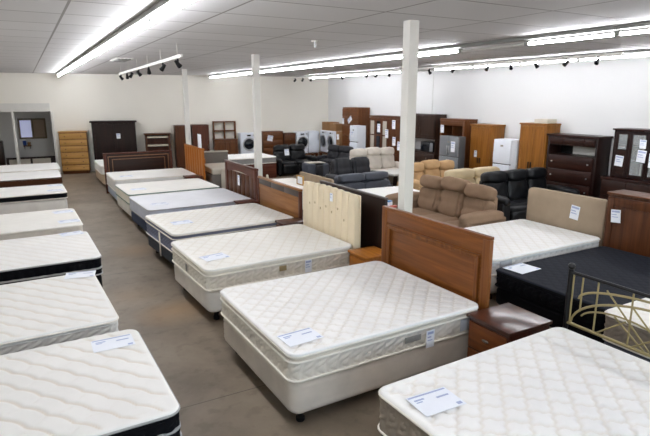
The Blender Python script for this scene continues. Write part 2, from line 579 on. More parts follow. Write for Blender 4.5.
# ------------------------------------------------------------------ ceiling lights
ORD = ['first', 'second', 'third', 'fourth', 'fifth', 'sixth', 'seventh', 'eighth', 'ninth', 'tenth', 'eleventh', 'twelfth', 'thirteenth', 'fourteenth', 'fifteenth', 'sixteenth', 'seventeenth', 'eighteenth']
def light_unit(lit, L, label, group, loc):
    t = thing('fluorescent_light', label, 'light', loc, 0, group)
    MB().box(-.055, .055, -L / 2, L / 2, .04, .088, .006).build('batten', M['batten'], t)
    for sx in (0,):
        MB().cyl((sx, -L / 2 + .03, -.005), (sx, L / 2 - .03, -.005), .016, n=14).build('tube', M['tube'] if lit else M['tube_off'], t)
    for sy in (-1, 1):
        MB().box(-.02, .02, sy * (L / 2 - .016) - .014, sy * (L / 2 - .016) + .014, -.026, .029, .004).build('end_cap', M['batten'], t)
    return t
ZL = CEIL - .09
proto = {}
def light_row(x, y_far, y_near, L, dark, desc, group):
    y, i = y_far - L / 2, 0
    while y > y_near:
        lit = i not in dark
        lab = '%s %sfluorescent tube from the far end of the row %s' % (ORD[i], '' if lit else 'unlit ', desc)
        loc = (x, y, ZL)
        k = (lit, L)
        if k not in proto:
            proto[k] = light_unit(lit, L, lab, group, loc)
        else:
            o = dup(proto[k], loc, 0, lab)
            o['group'] = group
        y -= L + .004
        i += 1
light_row(1.11, 18.9, -2.6, 1.52, (), 'over the aisle', 'lights over the aisle')
light_row(5.66, 18.0, -2.6, 1.19, (10,), 'over the middle beds', 'lights over the middle beds')
light_row(8.78, 16.7, -2.6, 1.286, (4,), 'along the right wall', 'lights along the right wall')

# short white spot rail above the beds, black spotlights on it
def spotlight(name_label, group, loc, rz, tilt):
    t = thing('spotlight', name_label, 'spotlight', loc, rz, group)
    MB().cyl((0, 0, 0), (0, 0, -.05), .014, n=10).build('stem', M['black_plastic'], t)
    d = Vector((math.sin(R(tilt)), 0, -math.cos(R(tilt))))
    p = Vector((0, 0, -.075))
    b = MB()
    b.cyl(p - d * .06, p + d * .005, .02, .03, n=14).cyl(p + d * .005, p + d * .05, .03, .038, n=14)
    b.build('lamp_head', M['black_plastic'], t)
    MB().cyl(p + d * .0502, p + d * .054, .03, n=14).build('lens', M['dark_glass'], t)
    return t
RT_Z = 2.95
t = thing('spot_rail', 'short white spotlight rail hanging by rods over the right row of beds', 'rail', (2.1, 10.9, RT_Z), -1.5)
MB().box(-.016, .016, -3.25, 3.25, 0, .045, .004).build('rail', M['paintwhite'], t)
for k in range(6):
    yy = -3.0 + 1.2 * k
    MB().cyl((0, yy, .045), (0, yy, CEIL - RT_Z - .001), .005, n=8).build('hanger_rod', M['paintwhite'], t)
ys = (13.9, 12.9, 12.3, 11.3, 10.2, 8.95, 7.9)
sp0 = None
for k, y in enumerate(ys):
    x = 2.1 + (y - 10.9) * .026
    lab = '%s black spotlight from the back wall on the short white rail' % ORD[k].capitalize()
    loc = (x, y, RT_Z - .001)
    if sp0 is None:
        sp0 = spotlight(lab, 'spotlights on the short rail', loc, 20, 45)
    else:
        dup(sp0, loc, 20 + (k % 3) * 55, lab)
t = thing('spot_rail', 'long white spotlight rail hanging by the right wall', 'rail', (8.5, 11.2, 3.075))
MB().box(-.02, .02, -5.8, 6.3, 0, .04, .004).build('rail', M['paintwhite'], t)
for k in range(9):
    yy = -5.5 + 1.4 * k
    MB().cyl((0, yy, .04), (0, yy, CEIL - 3.076), .005, n=8).build('hanger_rod', M['paintwhite'], t)
for k, y in enumerate((17.3, 16.7, 16.1, 14.1, 12.75, 12.3, 11.7, 10.1, 9.3, 8.28, 7.66, 7.06, 6.42, 5.82)):
    dup(sp0, (8.5, y, 3.074), 150 + (k % 4) * 40, '%s black spotlight from the back corner on the long right rail' % ORD[k].capitalize())['group'] = 'spotlights on the long rail'
t = thing('ceiling_vent', 'white square vent in the ceiling beside the aisle lights', 'vent', (1.85, 11.6, CEIL - .04))
MB().box(-.16, .16, -.42, .42, .02, .039, .004).build('frame', M['paintwhite'], t)
for k in range(4):
    MB().box(-.12 + k * .065, -.08 + k * .065, -.38, .38, 0, .02).build('slat', M['batten'], t)
t = thing('ceiling_hook', 'small white ceiling fitting in front of the middle lights', 'fitting', (3.55, 6.6, CEIL - .002))
MB().lathe([(.05, -.02), (.05, 0)], n=16).build('rose', M['paintwhite'], t)
MB().cyl((0, 0, -.02), (0, 0, -.09), .014, n=10).build('nozzle', M['steel'], t)

# ------------------------------------------------------------------ beds
def rrect(hx, hy, r, n):
    """outline of a rounded rectangle, counter-clockwise, near-even spacing: list of (x, y, nx, ny)"""
    pts = []
    seg = [(hx - r, -hy + r, -90), (hx - r, hy - r, 0), (-hx + r, hy - r, 90), (-hx + r, -hy + r, 180)]
    per = 4 * (hx + hy - 2 * r) + 2 * PI * r
    na = max(4, int(n * (PI * r / 2) / per))
    for i, (cx, cy, a0) in enumerate(seg):
        for k in range(na + 1):
            a = R(a0 + 90 * k / na)
            pts.append((cx + r * math.cos(a), cy + r * math.sin(a), math.cos(a), math.sin(a)))
        nx_ = seg[(i + 1) % 4]
        a = R(a0 + 90)
        p = (cx + r * math.cos(a), cy + r * math.sin(a))
        q = (nx_[0] + r * math.cos(a), nx_[1] + r * math.sin(a))
        d = math.hypot(q[0] - p[0], q[1] - p[1])
        m = max(1, int(n * d / per))
        for k in range(1, m):
            f = k / m
            pts.append((p[0] + (q[0] - p[0]) * f, p[1] + (q[1] - p[1]) * f, math.cos(a), math.sin(a)))
    return pts

def side_slab(hx, hy, z0, z1, r, n=120, edge=.02, quilt=0, per=.07):
    o = rrect(hx, hy, r, n)
    per = per * (1.4 if quilt > .005 else 1)
    nz = 16 if quilt else 2
    prof = []
    for k in range(4):
        a = R(-90 + 90 * k / 3)
        prof.append((edge * (math.cos(a) - 1), z0 + edge * (1 + math.sin(a))))
    for k in range(1, nz):
        prof.append((0, z0 + edge + (z1 - z0 - 2 * edge) * k / nz))
    for k in range(4):
        a = R(90 * k / 3)
        prof.append((edge * (math.cos(a) - 1), z1 - edge * (1 - math.sin(a))))
    s, arc = 0, []
    for i, p in enumerate(o):
        arc.append(s)
        q = o[(i + 1) % len(o)]
        s += math.hypot(q[0] - p[0], q[1] - p[1])
    rr = []
    for (off, z) in prof:
        ring = []
        for i, (x, y, nx, ny) in enumerate(o):
            d = off
            if quilt and z0 + edge < z < z1 - edge:
                a = arc[i] / per + .5 * math.sin(PI * (z - z0) / per)
                b = (z - z0) / per
                e = min(abs((a + b) % 1 - .5), abs((a - b) % 1 - .5))
                d += quilt * (min(1, e * 3.4) - 1)
            ring.append((x + nx * d, y + ny * d, z))
        rr.append(ring)
    return MB().rings(rr)

def top_pad(hx, hy, z0, z1, r, cell, kind, p, depth, bulge=None):
    """quilted top: a grid mapped into the rounded outline, then a rounded edge carried down to z0"""
    e = (z1 - z0) / 2 if bulge is None else bulge
    nx, ny = max(8, int(2 * hx / cell)), max(8, int(2 * hy / cell))
    gx, gy, rr = hx - e, hy - e, max(.02, r - e)
    mb = MB()
    vs, st = [], []
    def corner(x, y):
        cx, cy = gx - rr, gy - rr
        ax, ay = abs(x), abs(y)
        if ax > cx and ay > cy:
            dx, dy = ax - cx, ay - cy
            m = max(dx, dy)
            l = math.hypot(dx, dy)
            if l > 1e-9:
                k = rr * (m / rr) / l if m < rr else rr / l
                k = m / l
                return (math.copysign(cx + dx * k, x), math.copysign(cy + dy * k, y))
        return (x, y)
    for i in range(nx + 1):
        for j in range(ny + 1):
            x, y = corner(-gx + 2 * gx * i / nx, -gy + 2 * gy * j / ny)
            if kind == 'ogee':
                a = (x + y) / p + .05 * math.sin(4 * PI * (x - y) / p)
                b = (x - y) / p + .05 * math.sin(4 * PI * (x + y) / p)
                d = min(abs(a - round(a)), abs(b - round(b))) * p * .7
            elif kind == 'diamond':
                a, b = (x * .8 + y * .6) / p, (x * .8 - y * .6) / p
                d = min(abs(a - round(a)), abs(b - round(b))) * p
            elif kind == 'wave':
                a = (x * .78 + y * .62) / p + .13 * abs(math.sin(PI * (x * .62 - y * .78) / (p * 1.5)))
                b = (x * .5 - y * .78) / (p * 1.5) + .1 * math.sin(2 * PI * x / (p * 1.5))
                d = min(abs(a - round(a)) * p, .009 + abs(b - round(b)) * p * 2)
            else:
                d = 1
            g = math.exp(-(d / max(.075 * p, cell * .62)) ** 2)
            edge = min(gx - abs(x), gy - abs(y))
            f = min(1, max(0, edge / .05))
            lump = .003 * math.sin(5.1 * x + 1.3) * math.sin(4.3 * y + .7)
            z = z1 - depth * g * f - (1 - f) * .000 + (lump - .003) * f
            vs.append((x, y, z))
            st.append(min(1, g) ** 2 * f if cell < .025 else 0.0)
    o = mb.add(vs, [(i * (ny + 1) + j, (i + 1) * (ny + 1) + j, (i + 1) * (ny + 1) + j + 1, i * (ny + 1) + j + 1) for i in range(nx) for j in range(ny)])
    for i, v in enumerate(st):
        mb.st[i] = v
    idx = [i * (ny + 1) for i in range(nx + 1)] + [nx * (ny + 1) + j for j in range(1, ny + 1)] + [i * (ny + 1) + ny for i in range(nx - 1, -1, -1)] + [j for j in range(ny - 1, 0, -1)]
    nb = len(idx)
    prev = idx
    cx, cy = gx - rr, gy - rr
    def nrm(x, y):
        ax, ay = abs(x), abs(y)
        if ax > cx and ay > cy:
            l = math.hypot(ax - cx, ay - cy) or 1
            return math.copysign((ax - cx) / l, x), math.copysign((ay - cy) / l, y)
        if gx - ax < gy - ay:
            return math.copysign(1, x), 0
        return 0, math.copysign(1, y)
    zc, hz = (z0 + z1) / 2, (z1 - z0) / 2
    steps = 8
    for k in range(1, steps + 1):
        a = R(90 - 180 * k / steps)
        ring = []
        for q in idx:
            x, y, _ = vs[q]
            n_ = nrm(x, y)
            ring.append((x + n_[0] * e * math.cos(a), y + n_[1] * e * math.cos(a), zc + hz * math.sin(a)))
        b0 = mb.add(ring, [])
        cur = [b0 + k2 for k2 in range(nb)]
        for k2 in range(nb):
            mb.f.append((prev[k2], cur[k2], cur[(k2 + 1) % nb], prev[(k2 + 1) % nb]))
        prev = cur
    mb.f.append(tuple(reversed(prev)))
    return mb

def piping_ring(hx, hy, r, z, rad, n=90):
    return MB().tube([(x, y, z) for x, y, _, _ in rrect(hx, hy, r, n)], rad, 8, True)

BED = {}
def bed(key, mlabel, blabel, foot, yc, L, W, rot, z_leg, z_base, z_top, top='white_top', border='beige_border', base='beige_base', pipe='piping',
        kind='ogee', p=.13, depth=.007, pillow=0, cell=.03, left=False, quilt=.012, legs=True, stripe=None, base_cat='bed base', base_wood=False, corner=.09):
    """mattress and base; the local origin is the middle of the foot end, the bed runs along +x (or -x for the left row)"""
    a = R(rot + (180 if left else 0))
    cx, cy = foot + math.cos(a) * L / 2, yc + math.sin(a) * L / 2
    hx, hy = L / 2, W / 2
    loc = (cx, cy, 0)
    rz = math.degrees(a)
    near = cell < .025
    t = thing('bed_base', blabel, base_cat, loc, rz)
    if base_wood:
        MB().box(-hx + .02, hx - .02, -hy + .02, hy - .02, .0, z_base - .002, .008).build('box_frame', M[base], t)
    else:
        side_slab(hx - .015, hy - .015, z_leg, z_base - .002, corner, 160 if near else 90, .05, .003 if near else 0, .11).build('base_body', M[base], t)
        if legs:
            for sx in (-1, 1):
                for sy in (-1, 1):
                    x, y = sx * (hx - .14), sy * (hy - .14)
                    MB().lathe([(.028, 0), (.034, .01), (.034, .035), (.024, .045), (.022, .07), (.03, .08), (.03, z_leg - .001)], (x, y, 0), 16).build('leg', M['black_plastic'], t)
    m = thing('mattress', mlabel, 'mattress', (cx, cy, z_base), rz)
    zt = z_top - z_base
    tz = pillow if pillow else .035
    zb = zt - tz
    side_slab(hx - .004, hy - .004, 0, zb - .001, corner, 640 if near else 110, .015, quilt if near else 0, .075).build('border', M[border], m)
    zp = zb
    if pillow:
        zp = zt - .032
        side_slab(hx - .016, hy - .016, zb, zp - .0005, corner, 150, .006).build('gusset', M[border], m)
    top_pad(hx if pillow else hx - .002, hy if pillow else hy - .002, zp, zt, corner, cell, kind, p, depth, None if pillow else .022).build('pillow_top' if pillow else 'top_panel', M[top], m, smooth=60)
    pr = .008
    piping_ring(hx - .002, hy - .002, corner, .012, pr).build('piping', M[pipe], m)
    if pillow:
        piping_ring(hx - .002, hy - .002, corner, zb - .012, pr).build('piping', M[pipe], m)
        piping_ring(hx - .003, hy - .003, corner, zp + .004, pr * .9).build('piping', M[pipe], m)
    else:
        piping_ring(hx - .002, hy - .002, corner, zt - .022, pr).build('piping', M[pipe], m)
    if stripe:
        for (c, s0, s1) in stripe:
            side_slab(hx + .001, hy + .001, zb * s0, zb * s1, corner, 110, .004).build('border_stripe', M[c], m)
    BED[key] = (m, t, loc, rz, hx, hy, z_base, z_top, zb)
    return m

def side_part(key, name, mat, x, w, z0, z1, end='near', t=.004, lab=None, off=.003):
    """a flat label on a mattress border; x along the bed from its foot"""
    m, _, loc, rz, hx, hy, zb, zt, _2 = BED[key]
    b = MB()
    if end == 'near':
        b.box(-hx + x, -hx + x + w, -hy - t - off, -hy - off + .002, z0 - zb, z1 - zb, .001)
    else:
        b.box(-hx - t - off, -hx - off + .002, -hy + x, -hy + x + w, z0 - zb, z1 - zb, .001)
    o = b.build(name, M[mat], m)
    if lab:
        o['label'] = lab
    return o

def sheet(label, x, y, z, rz, w=.297, h=.21, tilt=0):
    """a printed price sheet lying on a mattress"""
    t = thing('price_sheet', label, 'price sheet', (x, y, z), rz)
    t.rotation_euler.y = R(tilt)
    MB().box(-w / 2, w / 2, -h / 2, h / 2, 0, .002).build('paper', M['paper'], t)
    b = MB()
    b.box(-w / 2 + .01, w / 2 - .01, h / 2 - .022, h / 2 - .008, .002, .0026)
    b.box(-w / 2 + .03, -w / 2 + .10, h / 2 - .06, h / 2 - .045, .002, .0026).box(-w / 2 + .03, -w / 2 + .075, h / 2 - .08, h / 2 - .07, .002, .0026)
    b.box(w / 2 - .12, w / 2 - .03, h / 2 - .085, h / 2 - .07, .002, .0026).box(w / 2 - .05, w / 2 - .015, -h / 2 + .015, -h / 2 + .04, .002, .0026)
    b.build('printing', M['ink'], t)
    return t

# right row, near to far: the foot ends stand along the aisle
bed('R1', 'quilted white mattress with taupe border in the front right corner', 'dark bed base under the front right corner mattress', 1.77, 1.73, 1.84, 1.5, 2.0, .12, .345, .622,
    'white_top', 'taupe_border', 'charcoal_base', kind='ogee', p=.19, depth=.013, cell=.0125, corner=.08)
bed('R2', 'thick white pillow top mattress in front of the cherry headboard', 'beige fabric bed base on black feet before the cherry headboard', 1.45, 3.87, 1.88, 1.55, 1.0, .12, .40, .63,
    'white_top', 'beige_border', 'beige_base', kind='ogee', p=.17, depth=.012, pillow=.06, cell=.0125)
bed('R3', 'cream pillow top mattress in front of the tufted cream headboard', 'white fabric bed base under the cream pillow top mattress', 1.48, 5.93, 1.9, 1.37, 2.5, .12, .38, .63,
    'cream_top', 'cream_border', 'white_base', kind='diamond', p=.14, depth=.007, pillow=.07, cell=.018)
bed('R4', 'cream pillow top mattress with slate grey border before the tan headboard', 'charcoal fabric bed base below the slate bordered mattress', 1.55, 7.77, 1.92, 1.46, 4.0, .11, .32, .6,
    'cream_top', 'slate_border', 'charcoal_base', kind='diamond', p=.13, depth=.004, pillow=.07, cell=.024)
bed('R5', 'white mattress with pale grey border on a slate blue base', 'slate blue fabric bed base facing the aisle', 1.63, 9.76, 1.92, 1.5, 3.0, .1, .33, .57,
    'cool_top', 'bluegrey_border', 'navy_base', 'grey_piping', kind='diamond', p=.12, depth=.003, cell=.03)
bed('R6', 'ivory mattress with green edged border on a cream base', 'cream fabric bed base below the green edged mattress', 1.61, 11.45, 1.88, 1.46, 2.0, .1, .36, .57,
    'cream_top', 'cream_border', 'white_base', 'green_piping', kind='diamond', p=.12, depth=.003, cell=.03)
bed('R7', 'tall white mattress before the slatted pine headboard', 'pale blue bed base below the tall white mattress', 1.65, 13.36, 1.9, 1.42, 0.0, .1, .32, .6,
    'white_top', 'white_border', 'paleblue_base', kind='diamond', p=.12, depth=.003, cell=.03)
bed('R8', 'white mattress showing beyond the dark inlaid headboard', 'peach coloured bed base beyond the dark inlaid headboard', 1.73, 16.45, 1.9, 1.75, 0, .06, .34, .58,
    'white_top', 'white_border', 'peach_base', kind='diamond', p=.12, depth=.003, cell=.05)
# left row, near to far
LB = dict(left=True)
bed('L1', 'nearest left mattress, white with tan scroll stitching and black border', 'black bed base under the nearest left mattress', .645, 3.62, 1.95, 1.38, 1.0, .1, .33, .56,
    'tan_stitch_top', 'black_border', 'charcoal_base', 'grey_piping', kind='wave', p=.14, depth=.012, cell=.0125, stripe=[('grey_piping', .42, .5)], **LB)
bed('L2', 'second nearest left mattress, cream white with pale grey border', 'beige bed base under the second nearest left mattress', .52, 5.34, 1.95, 1.52, 2.0, .1, .36, .55,
    'tan_stitch_top', 'white_border', 'beige_base', kind='wave', p=.14, depth=.011, cell=.016, **LB)
bed('L3', 'white mattress with double black border bands in the left row', 'dark bed base under the black banded left mattress', .64, 7.33, 1.95, 1.45, 1.0, .1, .32, .56,
    'white_top', 'black_border', 'black_border', 'grey_piping', kind='wave', p=.12, depth=.006, cell=.022, stripe=[('grey_piping', .38, .48)], **LB)
bed('L4', 'cream mattress carrying two price sheets in the left row', 'beige bed base under the cream left mattress', .61, 9.21, 1.95, 1.42, 1.0, .1, .38, .56,
    'cream_top', 'beige_border', 'beige_base', kind='diamond', p=.13, depth=.003, cell=.03, **LB)
bed('L5', 'white mattress with one thin black band on a pale grey left base', 'pale grey bed base of the thin black banded mattress', .62, 12.35, 1.95, 1.2, 1.0, .08, .42, .56,
    'white_top', 'black_border', 'white_base', kind='diamond', p=.13, depth=.003, cell=.03, **LB)
bed('L6', 'white mattress with brown border on a brown base in the far left', 'brown wooden bed base in the far left row', .68, 14.82, 1.95, 1.42, 0, .1, .40, .56,
    'white_top', 'brown_border', 'redwood_x', 'brown_border', kind='diamond', p=.13, depth=.003, cell=.04, base_wood=True, **LB)
bed('L7', 'farthest left mattress, white, in front of the alcove', 'pale bed base of the farthest left mattress', .74, 16.5, 1.95, 1.55, 0, .1, .38, .57,
    'white_top', 'cream_border', 'beige_base', kind='diamond', p=.13, depth=.003, cell=.04, **LB)
# middle block beyond the headboards
bed('M1', 'white mattress in front of the plain beige velvet headboard', 'pale bed base in front of the beige velvet headboard', 4.62, 4.9, 2.08, 1.36, 0, .1, .34, .55,
    'white_top', 'white_border', 'white_base', kind='diamond', p=.13, depth=.004, cell=.022)
bed('M2', 'black mattress beside the metal bedstead', 'black bed base under the black mattress', 4.5, 3.39, 2.02, 1.42, 0, .08, .3, .5,
    'black_top', 'black_border', 'black_border', 'black_border' if False else 'black_border', kind='diamond', p=.1, depth=.003, cell=.022)
bed('M3', 'cream mattress seen through the metal bedstead', 'grey bed base behind the metal bedstead', 4.2, 1.84, 1.95, 1.5, 0, .1, .34, .6,
    'cream_top', 'taupe_border', 'charcoal_base', kind='ogee', p=.19, depth=.007, cell=.02)
bed('M4', 'bright white mattress just in front of the slate grey sofa', 'dark bed base of the mattress before the slate sofa', 5.2, 8.73, 1.95, 1.5, -4, .08, .3, .5,
    'white_top', 'white_border', 'charcoal_base', kind='diamond', p=.13, depth=.003, cell=.04)
bed('M5', 'white mattress in front of the low dull beige headboard', 'pale bed base in front of the low dull beige headboard', 3.95, 10.5, 1.47, 1.4, 0, .08, .34, .57,
    'cream_top', 'white_border', 'white_base', kind='diamond', p=.13, depth=.003, cell=.04)
bed('M6', 'white mattress with grey band on the red-brown drawer base', 'red-brown wooden bed base beside the black recliner sofa', 4.95, 15.5, 1.72, 1.25, 0, .08, .46, .66,
    'white_top', 'grey_border', 'redwood_x', kind='diamond', p=.13, depth=.003, cell=.04, base_wood=True)
b6 = BED['M6'][1]
for k in range(2):
    d = MB().box(-.78 + k * .79, -.02 + k * .79, -.625, -.606, .06, .40, .006).build('drawer', M['redwood_x'], b6)

# woven labels, tags and pockets
side_part('R2', 'brand_label', 'grey_label', 1.02, .16, .475, .525, lab='grey woven label')
side_part('R2', 'information_pocket', 'clear_pocket', 1.62, .14, .44, .545, lab='grey plastic pocket')
side_part('R3', 'brand_label', 'gold_label', .86, .09, .47, .53, lab='gold woven label')
side_part('R3', 'handle', 'grey_label', .66, .05, .43, .52, 'foot')
side_part('R4', 'handle', 'piping', .62, .06, .14, .5, 'foot')
side_part('M1', 'corner_label', 'clear_pocket', .12, .2, .40, .51, lab='grey label wrapped on the border')

def hang_tag(label, x, y, z, rz, w, h, tilt=0, roll=0, name='hanging_tag', cat='price tag'):
    """a card hanging flat against an upright face; its face looks along local -y"""
    t = thing(name, label, cat, (x, y, z), rz)
    t.rotation_euler = (R(tilt), R(roll), R(rz))
    MB().box(-w / 2, w / 2, -.004, 0, -h / 2, h / 2, .0008, 1).build('card', M['paper'], t)
    MB().box(-w / 2 + .012, w / 2 - .012, -.0046, -.004, h * .28, h * .42).box(-w / 2 + .012, w * .1, -.0046, -.004, h * .08, h * .15).box(-w / 2 + .012, w * .25, -.0046, -.004, -h * .1, -h * .04).build('printing', M['ink'], t)
    return t

# price sheets lying on the mattresses
def on(key, dz=.002):
    return BED[key][7] + dz
sheet('white price sheet on the front right corner mattress', 1.98, 2.17, on('R1'), -2, .297, .21)
sheet('white price sheet on the thick pillow top before the cherry headboard', 1.66, 3.34, on('R2'), 4)
sheet('white price sheet on the cream pillow top before the tufted headboard', 1.74, 5.67, on('R3'), 10)
sheet('white price sheet on the slate bordered mattress', 1.89, 7.7, on('R4'), 4)
sheet('white price sheet on the mattress with the slate blue base', 1.95, 9.45, on('R5'), 4)
sheet('white price sheet on the green edged mattress', 1.92, 11.25, on('R6'), 3)
sheet('white price sheet on the tall white mattress before the slatted headboard', 1.98, 13.1, on('R7'), 0)
sheet('white price sheet on the nearest left mattress', .42, 4.08, on('L1'), 0)
sheet('white price sheet on the second nearest left mattress', .36, 6.0, on('L2') + .001, -10)
sheet('white price sheet on the black banded left mattress', .42, 7.95, on('L3'), 12)
sheet('nearer of two price sheets on the cream left mattress', .45, 8.8, on('L4'), 6)
sheet('farther of two price sheets on the cream left mattress', .42, 9.6, on('L4'), 10)
sheet('nearer of two price sheets on the thin black banded left mattress', .42, 12.0, on('L5'), 4)
sheet('farther of two price sheets on the thin black banded left mattress', .45, 12.7, on('L5'), -4)
sheet('white price sheet on the black mattress', 4.79, 3.94, on('M2'), 4, .34, .27)
sheet('white price sheet on the mattress before the beige velvet headboard', 4.8, 4.62, on('M1'), 60)
m2 = BED['R2']
hang_tag('white price tag hanging on the side of the thick pillow top mattress', 2.72, 3.085, .475, 1, .085, .15)
hang_tag('white price tag hanging on the side of the cream pillow top mattress', 2.72, 5.245, .49, 2.5, .09, .15)

# ------------------------------------------------------------------ headboards of the right row
def face(name, label, cat, x, y, rz=-90, group=None):
    return thing(name, label, cat, (x, y, 0), rz, group)

# panelled cherry headboard; local x runs towards the camera, front is local -y
t = face('headboard', 'large panelled cherry wood headboard with tapering moulding', 'headboard', 3.38, 3.925)
w, h = 1.59, 1.235
MB().box(-w / 2, -w / 2 + .085, 0, .045, 0, h - .03, .004).build('side_post', M['cherry_v'], t)
MB().box(w / 2 - .085, w / 2, 0, .045, 0, h - .03, .004).build('side_post', M['cherry_v'], t)
MB().box(-w / 2 + .086, w / 2 - .086, .004, .04, h - .17, h - .03, .004).build('top_board', M['cherry'], t)
MB().box(-w / 2, w / 2, -.004, .05, h - .0295, h, .006).build('cap_rail', M['cherry'], t)
MB().box(-w / 2 + .086, w / 2 - .086, .012, .036, .25, h - .1705, .002).build('panel', M['cherry'], t)
fr = MB()
a, bb, zt = -w / 2 + .11, w / 2 - .11, h - .185
for k, (o, d) in enumerate(((0, .0), (.022, .004))):
    fr.box(a + o, bb - o, -.016 + d, .012, zt - .024 - o, zt - o, .004).box(a + o, a + o + .024, -.016 + d, .012, .3, zt - .0245 - o, .004).box(bb - o - .024, bb - o, -.016 + d, .012, .3, zt - .0245 - o, .004)
fr.build('moulding', M['cherry_v'], t)

# tufted cream headboard
t = face('headboard', 'tall cream leather headboard with upright tufted channels', 'headboard', 3.475, 6.085)
w, h = 1.40, 1.255
nch = 9
cw = w / nch
for k in range(nch):
    x = -w / 2 + cw * (k + .5)
    top = h - .02 * (abs(k - 4) / 4) ** 2
    def dimple(q, k=k):
        return 0
    MB().puff((x, .0, .28 + (top - .28) / 2), (cw / 2 * 1.0, .045, (top - .28) / 2), 5, 10).build('channel', M['tuft_cream'], t)
MB().box(-w / 2 + .01, w / 2 - .01, .046, .07, .1, h - .03, .01).build('backing', M['tuft_cream'], t)
for k, z in ((1, .95), (2, .98), (4, .98), (5, .93), (7, .88), (6, 1.0), (3, .93)):
    MB().puff((-w / 2 + cw * (k + .5), -.046, z), (.012, .006, .018), 2.2, 4).build('button', M['tuft_button'], t)
for q in (-w / 2 + .02, w / 2 - .1):
    MB().box(q, q + .08, .02, .045, 0, .28).build('leg', M['espresso'], t)
hang_tag('white price tag on the tufted cream headboard', 3.424, 5.93, 1.13, -90, .07, .11)

# dark panel headboard behind it
t = face('headboard', 'plain dark espresso headboard standing behind the tufted one', 'headboard', 3.72, 5.96)
MB().box(-.82, .82, 0, .04, .3, 1.2, .004).build('panel', M['espresso'], t)
MB().box(-.825, .825, -.006, .046, 1.2005, 1.218, .003).build('cap_rail', M['greypanel'], t)  # grey strip paints the light caught along the dark panel's top
MB().box(-.82, -.72, 0, .04, 0, .2995).build('leg', M['espresso'], t)
MB().box(.72, .82, 0, .04, 0, .2995).build('leg', M['espresso'], t)

# tan headboard with grey band
t = face('headboard', 'tan wooden headboard with a grey band below its top edge', 'headboard', 3.56, 7.97)
w, h = 1.68, 1.04
MB().box(-w / 2 + .05, w / 2 - .05, .008, .04, .25, h - .19, .002).build('panel', M['tanboard'], t)
MB().box(-w / 2 + .05, w / 2 - .05, .004, .042, h - .189, h - .13, .002).build('band_rail', M['tanboard'], t)
b = MB()
for k in range(3):
    b.box(-w / 2 + .06 + k * .525, -w / 2 + .575 + k * .525, .0, .042, h - .129, h - .032, .003)
b.build('grey_band', M['greypanel'], t)
MB().box(-w / 2, w / 2, -.008, .05, h - .0315, h, .005).build('cap_rail', M['tanboard'], t)
MB().box(-w / 2, -w / 2 + .0495, -.004, .046, 0, h - .032, .004).build('side_post', M['redwood'], t)
MB().box(w / 2 - .0495, w / 2, -.004, .046, 0, h - .032, .004).build('side_post', M['redwood'], t)

# slatted dark headboard
t = face('headboard', 'dark red-brown headboard with upright inset slats and a curved rail', 'headboard', 3.6, 9.86)
w, h = 1.72, 1.14
MB().box(-w / 2, -w / 2 + .13, 0, .05, 0, h - .04, .006).build('side_post', M['redwood'], t)
MB().box(w / 2 - .13, w / 2, 0, .05, 0, h - .04, .006).build('side_post', M['redwood'], t)
MB().box(-w / 2, w / 2, -.012, .06, h - .0395, h, .008).build('cap_rail', M['redwood_x'], t)
b = MB()
pts = []
nseg = 14
for k in range(nseg + 1):
    x = -w / 2 + .13 + (w - .26) * k / nseg
    zb = h - .2 + .05 * math.cos((k / nseg - .5) * PI)
    pts.append((x, zb))
vs, fs = [], []
for x, z in pts:
    vs += [(x, .004, z), (x, .004, h - .04), (x, .046, z), (x, .046, h - .04)]
for k in range(nseg):
    i = k * 4
    fs += [(i, i + 1, i + 5, i + 4), (i + 2, i + 6, i + 7, i + 3), (i, i + 4, i + 6, i + 2), (i + 1, i + 3, i + 7, i + 5)]
fs += [(0, 2, 3, 1), (nseg * 4, nseg * 4 + 1, nseg * 4 + 3, nseg * 4 + 2)]
b.add(vs, fs)
b.build('curved_rail', M['redwood_x'], t)
ns = 6
for k in range(ns):
    x0 = -w / 2 + .15 + k * (w - .3) / ns
    MB().box(x0 + .012, x0 + (w - .3) / ns - .012, .014, .036, .42, h - .18, .004).build('slat', M['walnut'], t)
MB().box(-w / 2 + .13, w / 2 - .13, .004, .046, .32, .4195, .004).build('lower_rail', M['redwood_x'], t)
MB().box(-w / 2 + .13, w / 2 - .13, .037, .045, .42, h - .19, 0).build('backing', M['redwood'], t)
hang_tag('white price tag on the slatted red-brown headboard', 3.58, 9.85, .82, -90, .1, .2)

# slatted pine headboard
t = face('headboard', 'orange pine headboard of upright planks', 'headboard', 3.6, 13.08)
w, h = 1.66, 1.24
n = 8
for k in range(n):
    x0 = -w / 2 + w * k / n
    MB().box(x0 + .004, x0 + w / n - .004, .0, .03, .2, h - .04, .005).build('plank', M['slat_pine'], t)
MB().box(-w / 2, w / 2, -.006, .042, h - .0395, h, .006).build('cap_rail', M['slat_pine'], t)
MB().box(-w / 2, w / 2, .0305, .05, .4, .5, .004).box(-w / 2, w / 2, .0305, .05, .9, 1.0, .004).build('back_rail', M['slat_pine'], t)
MB().box(-w / 2, -w / 2 + .08, .031, .07, 0, .39, .004).build('leg', M['slat_pine'], t)
MB().box(w / 2 - .08, w / 2, .031, .07, 0, .39, .004).build('leg', M['slat_pine'], t)
tag(MB().box(-.006, .006, -.13, .13, 0, .32, .001).build('sale_card', M['paper']), 'blank white card standing on top of the orange pine headboard', 'card').location = (3.62, 12.56, 1.2405)

